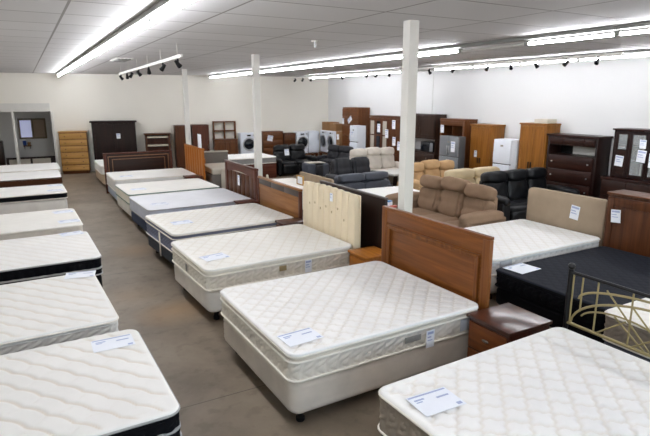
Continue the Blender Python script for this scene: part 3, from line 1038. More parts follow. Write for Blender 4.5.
# dark inlaid headboard standing across the end of the right row
t = thing('headboard', 'wide dark headboard with thin light inlay lines and red-brown frame', 'headboard', (2.55, 14.5, 0), 2)
w, h = 1.74, 1.03
MB().box(-w / 2, -w / 2 + .07, 0, .05, 0, h - .03, .005).build('side_post', M['redwood'], t)
MB().box(w / 2 - .07, w / 2, 0, .05, 0, h - .03, .005).build('side_post', M['redwood'], t)
MB().box(-w / 2, w / 2, -.01, .06, h - .0295, h, .006).build('cap_rail', M['redwood_x'], t)
MB().box(-w / 2 + .0705, w / 2 - .0705, .008, .04, .25, h - .03, .002).build('panel', M['deepbrown'], t)
for (o, lw) in ((.1, .018), (.2, .014)):
    b = MB()
    zt = h - .01 - o * .75
    a, c = -w / 2 + o, w / 2 - o
    b.box(a, c, .002, .0078, zt - lw, zt).box(a, a + lw, .002, .0078, .35, zt - lw).box(c - lw, c, .002, .0078, .35, zt - lw)
    b.build('inlay_line', M['inlay'], t)

# ------------------------------------------------------------------ nightstands
def nightstand(label, xc0, xc1, y0, y1, h, top, body, front, n=2, knob='knob'):
    """stands with its drawers facing the aisle (-x)"""
    t = thing('nightstand', label, 'nightstand', ((xc0 + xc1) / 2, (y0 + y1) / 2, 0), -90)
    w, d = y1 - y0, xc1 - xc0
    MB().box(-w / 2, w / 2, -d / 2, d / 2, h - .03, h, .008).build('top', M[top], t)
    MB().box(-w / 2 + .02, w / 2 - .02, -d / 2 + .025, d / 2 - .01, .06, h - .031, .004).build('carcass', M[body], t)
    MB().box(-w / 2 + .03, w / 2 - .03, -d / 2 + .04, d / 2 - .02, 0, .0595).build('plinth', M[body], t)
    hh = (h - .1 - .02) / n
    for k in range(n):
        z = .08 + k * hh
        dr = MB().box(-w / 2 + .035, w / 2 - .035, -d / 2 + .006, -d / 2 + .0245, z, z + hh - .015, .005).build('drawer', M[front], t)
        hd = MB()
        hd.lathe([(.03, 0), (.03, .003)], n=16)
        hd = MB().puff((0, -d / 2 - .004, z + hh / 2), (.035, .01, .011), 2.5, 5)
        hd.build('handle', M[knob], dr)
    return t
nightstand('dark mahogany nightstand with a glossy top beside the cherry headboard', 3.12, 3.63, 2.63, 3.1, .61, 'mahogany', 'mahogany', 'mahogany_x')
nightstand('honey oak nightstand between the tufted and cherry headboards', 3.27, 3.66, 4.86, 5.27, .6, 'oak', 'oak', 'oak', 2, 'steel')
nightstand('dark brown nightstand between the tan and tufted headboards', 3.12, 3.52, 6.8, 7.1, .62, 'mahogany', 'mahogany', 'mahogany_x')
nightstand('brown nightstand between the slatted red-brown and tan headboards', 3.15, 3.52, 8.68, 8.98, .6, 'redwood', 'brown', 'brown')
nightstand('brown nightstand below the orange pine headboard', 3.18, 3.57, 12.26, 12.6, .6, 'redwood', 'redwood', 'redwood')

# ------------------------------------------------------------------ metal bedstead
t = thing('metal_bedstead', 'black metal bed end with champagne arches at the right edge', 'bedstead', (3.69, 1.715, 0))
P0, P1 = .84, -.84
for yy in (P0, P1):
    MB().cyl((0, yy, 0), (0, yy, 1.07), .02, n=16).build('post', M['black_metal'], t)
    MB().lathe([(.014, 0), (.026, .01), (.03, .025), (.022, .042), (.006, .05)], (0, yy, 1.0705), 16).build('finial', M['black_metal'], t)
MB().cyl((0, P0, 1.045), (0, P1, 1.045), .014, n=12).build('top_rail', M['black_metal'], t)
MB().cyl((0, P0, .62), (0, P1, .62), .013, n=12).build('lower_rail', M['gold_metal'], t)
def arch(r_y, r_z, z0, a0=0, a1=180, cy=0, n=28):
    return [(0, cy + r_y * math.cos(R(a0 + (a1 - a0) * k / n)), z0 + r_z * math.sin(R(a0 + (a1 - a0) * k / n))) for k in range(n + 1)]
MB().tube(arch(.80, .33, .625), .0095, 8).build('arch', M['gold_metal'], t)
MB().tube(arch(.75, .16, .85), .0095, 8).build('arch', M['gold_metal'], t)
MB().tube(arch(.34, .13, .69, 12, 168, .38), .007, 8).build('arch', M['gold_metal'], t)
MB().tube(arch(.34, .13, .69, 12, 168, -.38), .007, 8).build('arch', M['gold_metal'], t)
for yy, z1 in ((.81, 1.03), (.73, 1.03), (.60, 1.03), (.33, 1.03), (-.33, 1.03), (-.60, 1.03), (-.73, 1.03), (-.81, 1.03)):
    z0 = .75 if abs(yy) == .73 else .625
    MB().cyl((0.0, yy, z0), (0, yy, z1), .007, n=8).build('spindle', M['gold_metal'], t)
for s in (1, -1):
    for (ya, za, yb, zb) in ((.53, .99, .17, .64), (.33, .93, .08, .7), (.45, .81, .2, .625), (.58, .625, .36, .8), (.3, .625, .1, .78)):
        MB().cyl((0, s * ya, za), (0, s * yb, zb), .0065, n=8).build('brace', M['gold_metal'], t)

# ------------------------------------------------------------------ middle block headboards
t = face('headboard', 'plain beige velvet headboard with rounded corners', 'headboard', 6.76, 4.92)
def rounded_board(w, z0, z1, th, r):
    o = rrect((z1 - z0) / 2, w / 2, r, 60)
    e = .02
    rr = []
    for (inset, y) in ((e, 0), (.006, .006), (0, e), (0, th - e), (.006, th - .006), (e, th)):
        rr.append([(q[1] - q[3] * inset, y, (z0 + z1) / 2 + q[0] - q[2] * inset) for q in o])
    return MB().rings(rr)
rounded_board(1.3, .12, 1.05, .09, .07).build('padded_panel', M['beige_velvet'], t)
MB().box(-.5, -.44, .02, .07, 0, .1195).build('leg', M['espresso'], t)
MB().box(.44, .5, .02, .07, 0, .1195).build('leg', M['espresso'], t)
hang_tag('white price tag on the plain beige velvet headboard', 6.752, 4.72, .80, -90, .14, .2, 0, 6)
t = face('headboard_cabinet', 'brown panelled wooden headboard cabinet behind the black mattress', 'headboard', 6.6, 3.43)
w, h = 1.5, 1.2
MB().box(-w / 2, w / 2, 0, .36, h - .03, h, .006).build('top', M['walnut_x'], t)
MB().box(-w / 2 + .01, w / 2 - .01, .03, .35, 0, h - .0305, .004).build('carcass', M['walnut'], t)
for k in range(2):
    x0 = -w / 2 + .02 + k * (w / 2 - .02)
    x1 = x0 + w / 2 - .03
    d = MB().box(x0, x0 + .09, .006, .0295, .1, h - .06, .004).box(x1 - .09, x1, .006, .0295, .1, h - .06, .004).box(x0 + .0905, x1 - .0905, .006, .0295, h - .18, h - .06, .004).box(x0 + .0905, x1 - .0905, .006, .0295, .1, .2, .004)
    d = d.build('panel_frame', M['walnut'], t)
    MB().box(x0 + .09, x1 - .09, .016, .029, .2, h - .18, .002).build('panel', M['walnut'], d)
hang_tag('blue and white price tag on the brown headboard cabinet', 6.598, 4.02, .90, -90, .13, .17, 0, -5)
t = face('headboard', 'low dull beige padded headboard beyond the tufted one', 'headboard', 5.47, 10.22)
rounded_board(1.5, .1, .74, .07, .05).build('padded_panel', M['low_beige'], t)
MB().box(-.5, -.44, .02, .06, 0, .0995).build('leg', M['espresso'], t)
MB().box(.44, .5, .02, .06, 0, .0995).build('leg', M['espresso'], t)
t = face('footboard', 'small cream painted bed end with a knobbed post by the column', 'footboard', 3.87, 9.62)
MB().box(-.5, .46, 0, .03, .35, .9, .006).build('panel', M['cream_paint'], t)
MB().box(.461, .51, -.01, .04, 0, .95, .005).lathe([(.012, 0), (.026, .015), (.02, .04), (.004, .05)], (.486, .015, .9505), 12).build('post', M['cream_paint'], t)
MB().box(-.55, -.501, -.01, .04, 0, .95, .005).build('post', M['cream_paint'], t)
t = thing('picture_frame', 'small gilt edged frame leaning on the mattress by the beige headboard', 'frame', (5.08, 10.14, .572), 0)
MB().box(-.015, .015, -.15, -.125, 0, .2).box(-.015, .015, .125, .15, 0, .2).box(-.015, .015, -.124, .124, 0, .02).box(-.015, .015, -.124, .124, .18, .2).build('frame', M['gilt'], t)
MB().box(-.006, .006, -.124, .124, .02, .18).build('card', M['paper'], t)
def carton(label, x, y, z, w, d, h, rz=-90, mat='carton', labels=False):
    t = thing('cardboard_box', label, 'box', (x, y, z), rz)
    MB().box(-w / 2, w / 2, -d / 2, d / 2, 0, h, .004).build('carton_body', M[mat], t)
    MB().box(-.025, .025, -d / 2 - .001, d / 2 + .001, h, h + .001).build('tape', M['carton_pale'], t)
    if labels:
        MB().box(-w * .3, w * .3, -d / 2 - .003, -d / 2 - .0005, h * .3, h * .75).build('sticker', M['paper'], t)
    return t
# packets lying by the column
carton('orange brown cardboard box standing behind the cherry headboard by the mocha sofa', 5.24, 7.28, 0, .4, .38, .55)
t = thing('plastic_packet', 'white and blue plastic packet with red edge beyond the cherry headboard', 'packet', (5.24, 7.28, .566), 20)
MB().puff((0, .02, .06), (.17, .13, .06), 3, 6, fn=lambda q: .01 * math.sin(9 * q.x) * math.sin(7 * q.y)).build('bag', M['paper'], t)
MB().puff((.05, -.07, .115), (.07, .05, .012), 3, 4).build('sticker', M['blue_pack'], t)
MB().puff((0, -.15, .025), (.17, .045, .025), 3, 4).build('flap', M['red_pack'], t)

# grey upholstered bed behind the pine headboard
t = thing('headboard', 'grey upholstered headboard with a pale top edge behind the orange pine one', 'headboard', (4.22, 13.5, 0), -8)
MB().box(-.4, .4, 0, .08, .1, 1.02, .02, 3).build('padded_panel', M['grey_uph'], t)
MB().box(-.41, .41, -.01, .09, 1.0205, 1.05, .01).build('top_edge', M['stone_uph'], t)
MB().box(-.38, -.3, .02, .06, 0, .0995).build('leg', M['espresso'], t)
MB().box(.3, .38, .02, .06, 0, .0995).build('leg', M['espresso'], t)
t = thing('upholstered_bed', 'grey upholstered bed base with a stone coloured end', 'bed', (4.22, 12.75, 0), -4)
MB().box(-.42, .42, -.6, .64, .04, .62, .03, 3).build('base_body', M['grey_uph'], t)
MB().box(-.4, .4, -.6, .62, .6205, .76, .04, 3).build('cushion_top', M['stone_uph'], t)
MB().box(-.2, .41, -.66, -.6005, .05, .76, .02).build('end_panel', M['stone_uph'], t)

# ------------------------------------------------------------------ sofas
def wrinkle(seed, a=.006):
    r = random.Random(seed)
    ph = [r.uniform(0, 6) for _ in range(4)]
    return lambda q: a * math.sin(6 * q.x + ph[0]) * math.sin(5 * q.z + ph[1]) + a * .6 * math.sin(9 * q.y + 4 * q.x + ph[2])

def sofa(label, loc, rz, W, D, H, seats, mat, arm=.2, arm_h=.62, seat_h=.44, head=True, tuft=False, arm_l=True, arm_r=True, foot=True, hump=0, rake=12, name='sofa', matarm=None):
    """front towards local -y, middle of the footprint at the origin"""
    t = thing(name, label, 'sofa', loc, rz)
    mm = M[mat]
    xl = -W / 2 + (arm if arm_l else 0)
    xr = W / 2 - (arm if arm_r else 0)
    MB().box(xl + .005, xr - .005, -D / 2 + .1, D / 2 - .03, .06, seat_h - .15, .03, 3).build('base', mm, t)
    sw = (xr - xl) / seats
    for k in range(seats):
        xc = xl + sw * (k + .5)
        MB().puff((xc, -.06 - .0, seat_h - .075), (sw / 2 - .004, D / 2 - .1, .085), 5, 9, fn=wrinkle(k, .005)).build('seat_cushion', mm, t)
        if foot:
            MB().puff((xc, -D / 2 + .07, seat_h - .22), (sw / 2 - .006, .055, .14), 5, 8, fn=wrinkle(k + 9, .003)).build('footrest', mm, t)
        dh = hump * (1 - abs(k - (seats - 1) / 2) / max(1, (seats - 1) / 2)) if seats > 1 else 0
        hb = H + dh - .02
        z0 = seat_h - .02
        zm = hb - (.2 if head else 0)
        yb = D / 2 - .2
        if tuft:
            f = lambda q, k=k: -.026 * max(0, math.cos(2.6 * PI * q.x)) ** 6 * (1 if abs(q.z) < .9 else 0) - .02 * max(0, math.cos(1.5 * PI * q.z)) ** 6
        else:
            f = wrinkle(k + 20)
        MB().puff((xc, yb, (z0 + zm) / 2), (sw / 2 - .003, .12, (zm - z0) / 2 + .02), 4.5, 12, (R(-rake), 0, 0), f).build('back_cushion', mm, t)
        if head:
            MB().puff((xc, yb + .035, hb - .11), (sw / 2 - .001, .15, .12), 3.6, 10, (R(-rake), 0, 0), wrinkle(k + 40, .004)).build('headrest', mm, t)
    MB().box(xl + .02, xr - .02, D / 2 - .14, D / 2 - .02, .06, H - .18, .04, 3).build('back_frame', mm, t)
    for s, ok in ((-1, arm_l), (1, arm_r)):
        if not ok:
            continue
        xc = s * (W / 2 - arm / 2)
        a_ = MB().box(xc - arm / 2 + .015, xc + arm / 2 - .015, -D / 2 + .05, D / 2 - .06, .05, arm_h - .1, .03, 3).build('arm', M[matarm] if matarm else mm, t)
        MB().puff((xc, -.03, arm_h - .09), (arm / 2, D / 2 - .05, .095), 3.4, 10, fn=wrinkle(60 + s, .005)).build('arm_pad', M[matarm] if matarm else mm, a_)
    for sx in (-1, 1):
        for sy in (-1, 1):
            MB().cyl((sx * (W / 2 - .1), sy * (D / 2 - .14), 0), (sx * (W / 2 - .1), sy * (D / 2 - .14), .065), .025, n=10).build('foot', M['black_plastic'], t)
    return t
sofa('mocha brown suede recliner sofa with three tufted backs', (6.0, 6.69, 0), -90, 2.14, .95, 1.05, 3, 'mocha', arm=.22, arm_h=.7, tuft=True, hump=.04, rake=14)
sofa('long black leather three seat recliner before the espresso tallboy', (8.47, 7.02, 0), 0, 2.2, .95, 1.02, 3, 'black_leather', arm=.24, arm_h=.64, rake=12)
sofa('ivory leather sofa behind the black three seater', (8.42, 8.18, 0), -2, 1.75, .85, .93, 2, 'ivory_leather', arm=.14, arm_h=.75, rake=8)
sofa('beige suede sofa with three humped backs before the grey fridge', (8.28, 9.38, 0), 2, 1.85, .92, .95, 3, 'beige_suede', arm=.2, arm_h=.62, hump=.04)
sofa('off-white leather three seat sofa beside the white fridge', (8.55, 12.2, 0), 0, 1.75, .9, 1.03, 3, 'cream_leather', arm=.16, arm_h=.6, hump=.02)
sofa('charcoal tufted two seat sofa behind the slate sofa', (7.2, 11.22, 0), 0, 1.5, .9, .92, 2, 'char_leather', arm=.2, arm_h=.55, tuft=True, head=False)
sofa('slate grey two seat sofa seen from behind its smooth back', (6.48, 10.2, 0), 182, 1.7, .85, .74, 2, 'slate_leather', arm=.2, arm_h=.56, rake=6, head=False)
s = [o for o in COL.objects if o.get('label', '').startswith('slate grey two seat')][0]
for k in (-1, 1):
    MB().puff((k * .325, .43, .34), (.322, .03, .24), 6, 8).build('back_panel', M['slate_leather'], s)
    MB().puff((k * .325, .39, .69), (.324, .1, .085), 5, 9).build('headrest_roll', M['slate_leather'], s)
sofa('black leather two seat recliner carrying a white tag', (7.47, 15.42, 0), 0, 1.42, .9, .94, 2, 'black_leather', arm=.17, arm_h=.56)
sofa('charcoal two seat sofa turned side on beside the washing machines', (8.76, 14.88, 0), -78, 1.42, .75, .9, 2, 'char_leather', arm=.17, arm_h=.52)
hang_tag('white price tag on the black two seat recliner', 7.2, 15.31, .72, 0, .16, .2, -14)
# grey ottoman with a pale top
t = thing('ottoman', 'grey box ottoman with a pale top in front of the black recliner', 'ottoman', (7.72, 14.35, 0), -4)
MB().box(-.36, -.1, -.27, .27, .04, .45, .04, 3).build('side_block', M['slate_leather'], t)
MB().box(.14, .36, -.27, .27, .04, .43, .04, 3).build('side_block', M['slate_leather'], t)
MB().box(-.099, .139, -.26, .26, .04, .40, .02, 3).build('middle_block', M['char_leather'], t)
MB().box(-.28, .28, -.15, .25, .451, .47, .008).build('pale_top', M['stone_uph'], t)
for sx in (-1, 1):
    for sy in (-1, 1):
        MB().cyl((sx * .28, sy * .2, 0), (sx * .28, sy * .2, .041), .02, n=10).build('foot', M['black_plastic'], t)
# white topped coffee table
t = thing('coffee_table', 'white topped low table on a dark frame before the off-white sofa', 'table', (8.78, 11.3, 0), 2)
MB().box(-.66, .66, -.38, .38, .44, .50, .012).build('tabletop', M['paintwhite'], t)
for sx in (-1, 1):
    for sy in (-1, 1):
        MB().box(sx * .52 - .04, sx * .52 + .04, sy * .28 - .04, sy * .28 + .04, 0, .4395).build('leg', M['espresso'], t)
MB().box(-.478, .478, -.3, .3, .12, .15).build('shelf', M['espresso'], t)

# ------------------------------------------------------------------ cabinets
def door_panel(mb, x0, x1, z0, z1, y=0, fr=.06, t=.02):
    mb.box(x0, x0 + fr, y - t, y, z0, z1, .003, 1).box(x1 - fr, x1, y - t, y, z0, z1, .003, 1).box(x0 + fr, x1 - fr, y - t, y, z1 - fr, z1, .003, 1).box(x0 + fr, x1 - fr, y - t, y, z0, z0 + fr, .003, 1)
    mb.box(x0 + fr - .002, x1 - fr + .002, y - t * .4, y, z0 + fr - .002, z1 - fr + .002)
    return mb
def case(name, label, cat, loc, rz, W, D, H, mat, top=.03, over=.02, plinth=.06, topmat=None):
    """back at local y = 0, front at y = -D"""
    t = thing(name, label, cat, loc, rz)
    MB().box(-W / 2, W / 2, -D, 0, plinth, H - top - .0005, .004).build('carcass', M[mat], t)
    MB().box(-W / 2 - over, W / 2 + over, -D - over, 0, H - top, H, .006).build('top', M[topmat or mat], t)
    MB().box(-W / 2 + .02, W / 2 - .02, -D + .03, -.01, 0, plinth - .0005).build('plinth', M[mat], t)
    return t
def drawers(t, x0, x1, z0, z1, n, D, mat, knobs=2, kmat='knob', gap=.012):
    h = (z1 - z0) / n
    for k in range(n):
        za, zb = z0 + k * h + gap / 2, z0 + (k + 1) * h - gap / 2
        d = MB().box(x0, x1, -D - .02, -D - .0005, za, zb, .006).build('drawer', M[mat], t)
        for j in range(knobs):
            xx = (x0 + x1) / 2 if knobs == 1 else x0 + (x1 - x0) * (.2 + .6 * j / (knobs - 1))
            MB().cyl((xx, -D - .0205, (za + zb) / 2), (xx, -D - .03, (za + zb) / 2), .008, n=10).puff((xx, -D - .038, (za + zb) / 2), (.016, .01, .016), 2, 4).build('knob', M[kmat], d)
def doors(t, x0, x1, z0, z1, n, D, mat, kmat='knob', fr=.06, handle=True):
    w = (x1 - x0) / n
    for k in range(n):
        a, b = x0 + k * w + .004, x0 + (k + 1) * w - .004
        d = door_panel(MB(), a, b, z0, z1, -D - .0005, fr).build('door', M[mat], t)
        if handle:
            hx = b - .03 if k % 2 == 0 else a + .03
            zc = z0 + (z1 - z0) * .5
            MB().box(hx - .008, hx + .008, -D - .05, -D - .021, zc - .07, zc + .07, .004).build('handle', M[kmat], d)
def bk(x, off):
    return (x + off * sa, back_y(x) - off * ca, 0)
def note(label, t, lx, lz, D, w=.2, h=.26, roll=0):
    """a paper note taped to the front of a cabinet placed at t"""
    p = t.matrix_basis @ Vector((lx, -D - .0225, lz))
    return hang_tag(label, p.x, p.y, p.z, math.degrees(t.rotation_euler.z), w, h, 0, roll, 'paper_sign', 'paper note')

# back wall, left to right
t = case('chest_of_drawers', 'pale pine chest of six drawers beside the alcove', 'chest of drawers', bk(1.42, .045), BACK_A - 1, .82, .42, 1.36, 'brown', topmat='pine')  # pine chest; brown carcass colour paints the shade in the drawer gaps
drawers(t, -.4, .4, .09, 1.31, 6, .42, 'pine', 2, 'black_metal', .022)
t = case('wardrobe', 'tall dark espresso wardrobe with a cornice on the back wall', 'wardrobe', bk(2.64, .02), BACK_A, 1.34, .4, 1.67, 'espresso', .05, .05)
doors(t, -.65, .65, .1, 1.58, 2, .4, 'espresso', handle=False, fr=.05)
note('white paper note on the tall espresso wardrobe', t, .12, 1.18, .4, .12, .17)
t = thing('display_shelf', 'dark brown shelf unit with two white strips on the back wall', 'shelf', bk(3.98, .02), BACK_A)
W, D, H = .82, .34, 1.23
MB().box(-W / 2, -W / 2 + .07, -D, 0, 0, H - .04, .004).build('side_panel', M['walnut'], t)
MB().box(W / 2 - .07, W / 2, -D, 0, 0, H - .04, .004).build('side_panel', M['walnut'], t)
MB().box(-W / 2 - .03, W / 2 + .03, -D - .03, 0, H - .0395, H, .006).build('top', M['walnut_x'], t)
MB().box(-W / 2 + .07, W / 2 - .07, -.03, 0, 0, H - .04).build('back_panel', M['redwood'], t)
for z in (1.08, .80):
    MB().box(-W / 2 + .071, W / 2 - .071, -D + .02, -.031, z, z + .05, .003).build('shelf', M['cream_paint'], t)
MB().box(-W / 2 + .071, W / 2 - .071, -D + .02, -.031, .1, .62, .004).build('drawer_block', M['redwood'], t)
tag(MB().box(-.03, .03, -.012, .012, 0, 1.0, .004).build('white_batten', M['cream_paint']), 'white wooden strip leaning on the right of the back wall shelf unit', 'strip')
o = COL.objects[-1] if False else [q for q in COL.objects if q.name.startswith('white_batten')][0]
p = bk(4.47, .3)
o.location = (p[0], p[1], 0)
o.rotation_euler = (R(-6), 0, 0)
t = case('wardrobe', 'narrow brown wardrobe left of the farthest column', 'wardrobe', bk(4.75, .02), BACK_A, .44, .5, 1.49, 'walnut', .03, .0)
doors(t, -.2, .2, .08, 1.44, 1, .5, 'walnut')
t = case('wardrobe', 'brown wardrobe right of the farthest column', 'wardrobe', bk(5.38, .02), BACK_A, .56, .5, 1.5, 'redwood', .03, .0)
doors(t, -.27, .27, .08, 1.45, 1, .5, 'redwood')
# hutch with open squares above a cupboard
t = thing('hutch', 'brown hutch with four open squares above a cupboard', 'hutch', bk(6.25, .02), BACK_A)
W, D = .82, .4
MB().box(-W / 2, W / 2, -D, 0, 0, .95, .004).build('cupboard_body', M['brown'], t)
door_panel(MB(), -W / 2 + .02, -.005, .1, .88, -D - .0005).build('door', M['brown'], t)
door_panel(MB(), .005, W / 2 - .02, .1, .88, -D - .0005).build('door', M['brown'], t)
MB().box(-W / 2 - .01, W / 2 + .01, -D - .015, 0, .9505, .98, .004).build('worktop', M['brown_x'], t)
b = MB()
for x in (-W / 2 + .03, 0, W / 2 - .03):
    b.box(x - .028, x + .028, -.14, -.02, .981, 1.6, .004)
for z in (1.26, 1.575):
    b.box(-W / 2 + .061, -.031, -.14, -.02, z - .025, z + .025, .004).box(.031, W / 2 - .061, -.14, -.02, z - .025, z + .025, .004)
b.build('open_grid', M['brown'], t)

def plinth_block(name, label, loc, rz, W, D, H):
    t = thing(name, label, 'stand', loc, rz)
    MB().box(-W / 2, W / 2, -D, 0, H - .04, H, .004).build('deck', M['brown_x'], t)
    for sx in (-1, 1):
        for sy in (-D + .06, -.06):
            MB().box(sx * (W / 2 - .06) - .04, sx * (W / 2 - .06) + .04, sy - .04, sy + .04, 0, H - .041).build('leg', M['brown'], t)
    return t
def washer(label, loc, rz, W=.58, D=.55, H=.8):
    t = thing('washing_machine', label, 'washing machine', loc, rz)
    MB().box(-W / 2, W / 2, -D, 0, .02, H, .012).build('body', M['enamel'], t)
    MB().box(-W / 2 + .01, W / 2 - .01, -D - .012, -D - .0005, H - .13, H - .01, .004).build('control_panel', M['enamel'], t)
    cp = MB().box(-.07, .06, -D - .016, -D - .0125, H - .1, H - .05, .003).build('display', M['dark_glass'], t)
    MB().cyl((.16, -D - .0125, H - .07), (.16, -D - .03, H - .07), .028, n=20).build('dial', M['steel'], t)
    zc = .42
    ring = [(.21 * math.cos(2 * PI * k / 40), -D - .012, zc + .21 * math.sin(2 * PI * k / 40)) for k in range(40)]
    d = MB().tube(ring, .024, 10, True).build('door_ring', M['steel'], t)
    MB().cyl((0, -D - .003, zc), (0, -D - .03, zc), .19, .15, n=36).build('door_glass', M['dark_glass'], d)
    MB().box(-W / 2 + .02, -.08, -D - .01, -D - .0005, H - .12, H - .03, .003).build('detergent_drawer', M['enamel'], t)
    MB().box(-W / 2 + .03, W / 2 - .03, -D + .03, -.02, 0, .0195).build('foot_base', M['black_plastic'], t)
    return t
PZ = .38
def up(p, z):
    return (p[0], p[1], z)
plinth_block('low_stand', 'low brown stand under the washing machine beside the hutch', bk(7.02, .03), BACK_A, .6, .6, PZ)
washer('white washing machine standing alone beside the brown hutch', up(bk(7.02, .05), PZ + .001), BACK_A)
t = case('cabinet', 'brown cabinet with a leaning card right of the lone washing machine', 'cabinet', bk(7.93, .02), BACK_A, .76, .42, 1.22, 'brown', .03, .0)
drawers(t, -.36, .36, .1, 1.16, 4, .42, 'brown_x', 0)
note('white card on the brown cabinet beside the lone washing machine', t, -.12, .98, .42, .2, .2, 12)
t = case('cabinet', 'lower brown cabinet left of the white dryer pair', 'cabinet', bk(8.56, .02), BACK_A, .44, .4, 1.15, 'walnut', .03, .0)
drawers(t, -.21, .21, .1, 1.09, 3, .4, 'walnut_x', 1)
plinth_block('low_stand', 'low brown stand under the white machines near the back corner', bk(9.19, .03), BACK_A, .82, .6, PZ)
washer('white washing machine left of the plain white freezer', up(bk(9.0, .05), PZ + .001), BACK_A, .42, .5, .8)
t = thing('freezer', 'plain white upright freezer beside the corner washing machines', 'freezer', up(bk(9.43, .05), PZ + .001), BACK_A)
MB().box(-.2, .2, -.5, 0, .03, .82, .012).build('body', M['enamel'], t)
MB().box(-.2, .2, -.525, -.5005, .06, .80, .008).build('door', M['enamel'], t)
MB().box(.15, .17, -.545, -.5255, .5, .7, .004).build('handle', M['steel'], t)
MB().box(-.18, .18, -.46, -.02, 0, .0295).build('foot_base', M['black_plastic'], t)

# right wall; rz -90 faces the room
RW = WR - .015
plinth_block('low_stand', 'low brown stand under the two corner washing machines', (RW, 16.93, 0), -90, 1.08, .66, .44)
washer('corner washing machine farther of the two below the cardboard boxes', (RW - .02, 17.2, .441), -90, .5, .58, .8)
washer('corner washing machine nearer of the two below the cardboard boxes', (RW - .02, 16.66, .441), -90, .5, .58, .8)
carton('wide cardboard box on top of the farther corner washing machine', 9.86, 17.15, 1.243, .58, .4, .3)
carton('smaller cardboard box on top of the nearer corner washing machine', 9.86, 16.62, 1.243, .4, .4, .26)
for k, hz in enumerate((0, .42, .84)):
    carton(('bottom', 'middle', 'top')[k] + ' cardboard box of the stack beside the corner washing machines', 9.82, 16.25, hz + .001 * k, .26, .35, .415, -90, 'carton', True)

t = case('wall_unit', 'tall brown wall unit with stacked drawers and shelves near the corner', 'wall unit', (RW, 15.58, 0), -90, 1.02, .45, 2.09, 'brown', .03, .0)
for (x0, x1, z0, z1) in ((-.5, -.1, 1.78, 2.04), (-.09, .2, 1.78, 2.04), (-.5, .2, 1.5, 1.77), (-.5, .2, 1.15, 1.49), (-.5, -.24, .1, 1.14), (-.23, .2, .1, 1.14), (.21, .5, .1, 2.04)):
    door_panel(MB(), x0 + .004, x1 - .004, z0, z1, -.4505, .035).build('door', M['brown_x'], t)
note('white paper note on the left of the tall brown wall unit', t, -.43, 1.62, .45, .11, .2)
note('tilted white paper note in the middle of the tall brown wall unit', t, .0, 1.68, .45, .26, .16, -35)

def fridge(label, loc, rz, W, D, H, mat, split=.62, quad=False, name='fridge'):
    t = thing(name, label, 'fridge', loc, rz)
    MB().box(-W / 2, W / 2, -D + .05, 0, .03, H, .012).build('body', M['dark_enamel' if quad else mat], t)
    MB().box(-W / 2 + .02, W / 2 - .02, -D + .07, -.02, 0, .0295).build('foot_base', M['black_plastic'], t)
    zs = H * split
    cols = ((-W / 2, -.004), (.004, W / 2)) if quad else ((-W / 2, W / 2),)
    for (a, b) in cols:
        MB().box(a + .004, b - .004, -D + .02, -D + .0495, zs - .0115, zs + .0115).build('door_gasket', M['dark_enamel'], t)
        for (z0, z1) in ((.05, zs - .012), (zs + .012, H)):
            d = MB().box(a, b, -D, -D + .0495, z0, z1, .012, 3).build('door', M[mat], t)
            hx = (b - .03 if a < 0 and quad else a + .03)
            zz = z1 - .16 if z0 < .1 else z0 + .16
            MB().box(hx - .01, hx + .01, -D - .025, -D - .0005, zz - .1, zz + .1, .004).build('handle', M['steel' if quad else 'enamel'], d)
    MB().box(-.04, .04, -D - .004, -D - .0005, H - .16, H - .12, .002).build('badge', M['grey_label'], t)
    return t
t = fridge('white two door fridge in front of the tall brown wall unit', (9.62, 14.66, 0), -90, .44, .34, 1.53, 'enamel', .66)
note('grey printed notice on the white fridge by the wall unit', t, -.05, 1.25, .34 - .0185, .14, .18)

# glazed display cabinet with papers
t = case('display_cabinet', 'brown display cabinet with glass doors covered in paper notes', 'cabinet', (RW, 13.55, 0), -90, 1.7, .45, 1.86, 'walnut', .04, .02)
W = 1.7
for k in range(5):
    a = -W / 2 + .01 + k * (W - .02) / 5
    b = a + (W - .02) / 5 - .006
    d = MB()
    for q in ((a, a + .06, .75, 1.78), (b - .06, b, .75, 1.78), (a + .06, b - .06, 1.70, 1.78), (a + .06, b - .06, .75, .82), (a + .06, b - .06, 1.24, 1.28)):
        d.box(q[0], q[1], -.472, -.4505, q[2], q[3], .003, 1)
    d = d.build('door', M['walnut'], t)
    MB().box(a + .055, b - .055, -.464, -.456, .8, 1.72).build('pane', M['stone_uph' if k in (0, 2) else 'walnut_x'] if k != 1 else M['dark_glass'], d)
    door_panel(MB(), a, b, .1, .73, -.4505, .06).build('lower_door', M['walnut'], t)
for k, (lx, lz) in enumerate(((-.31, 1.48), (.12, 1.33), (.47, 1.62), (.5, 1.12), (.75, 1.0))):
    note('%s paper note from the left on the display cabinet' % ORD[k], t, lx, lz, .45, .16, .26)

# wenge dresser with niche
t = case('dresser', 'dark wenge dresser with an open niche behind the nearest column', 'dresser', (RW, 11.98, 0), -90, 1.36, .4, .92, 'wenge', .03, .0)
drawers(t, -.64, .64, .1, .88, 3, .4, 'wenge', 2)
for q in ((-.68, -.64), (.64, .68)):
    MB().box(q[0], q[1], -.36, 0, .9205, 1.28).build('niche_side', M['wenge'], t)
MB().box(-.68, .68, -.4, 0, 1.2805, 1.96, .005).build('upper_case', M['wenge'], t)
door_panel(MB(), -.66, -.01, 1.32, 1.92, -.4005, .08).build('door', M['wenge'], t)
door_panel(MB(), .01, .66, 1.32, 1.92, -.4005, .08).build('door', M['wenge'], t)
t = thing('microwave', 'black microwave in the niche of the wenge dresser', 'microwave', (9.92, 11.62, .9215), -90)
MB().box(-.27, .27, -.13, .2, .01, .28, .01).build('body', M['black_plastic'], t)
MB().box(-.25, .12, -.145, -.1305, .03, .26, .004).build('door', M['dark_glass'], t)
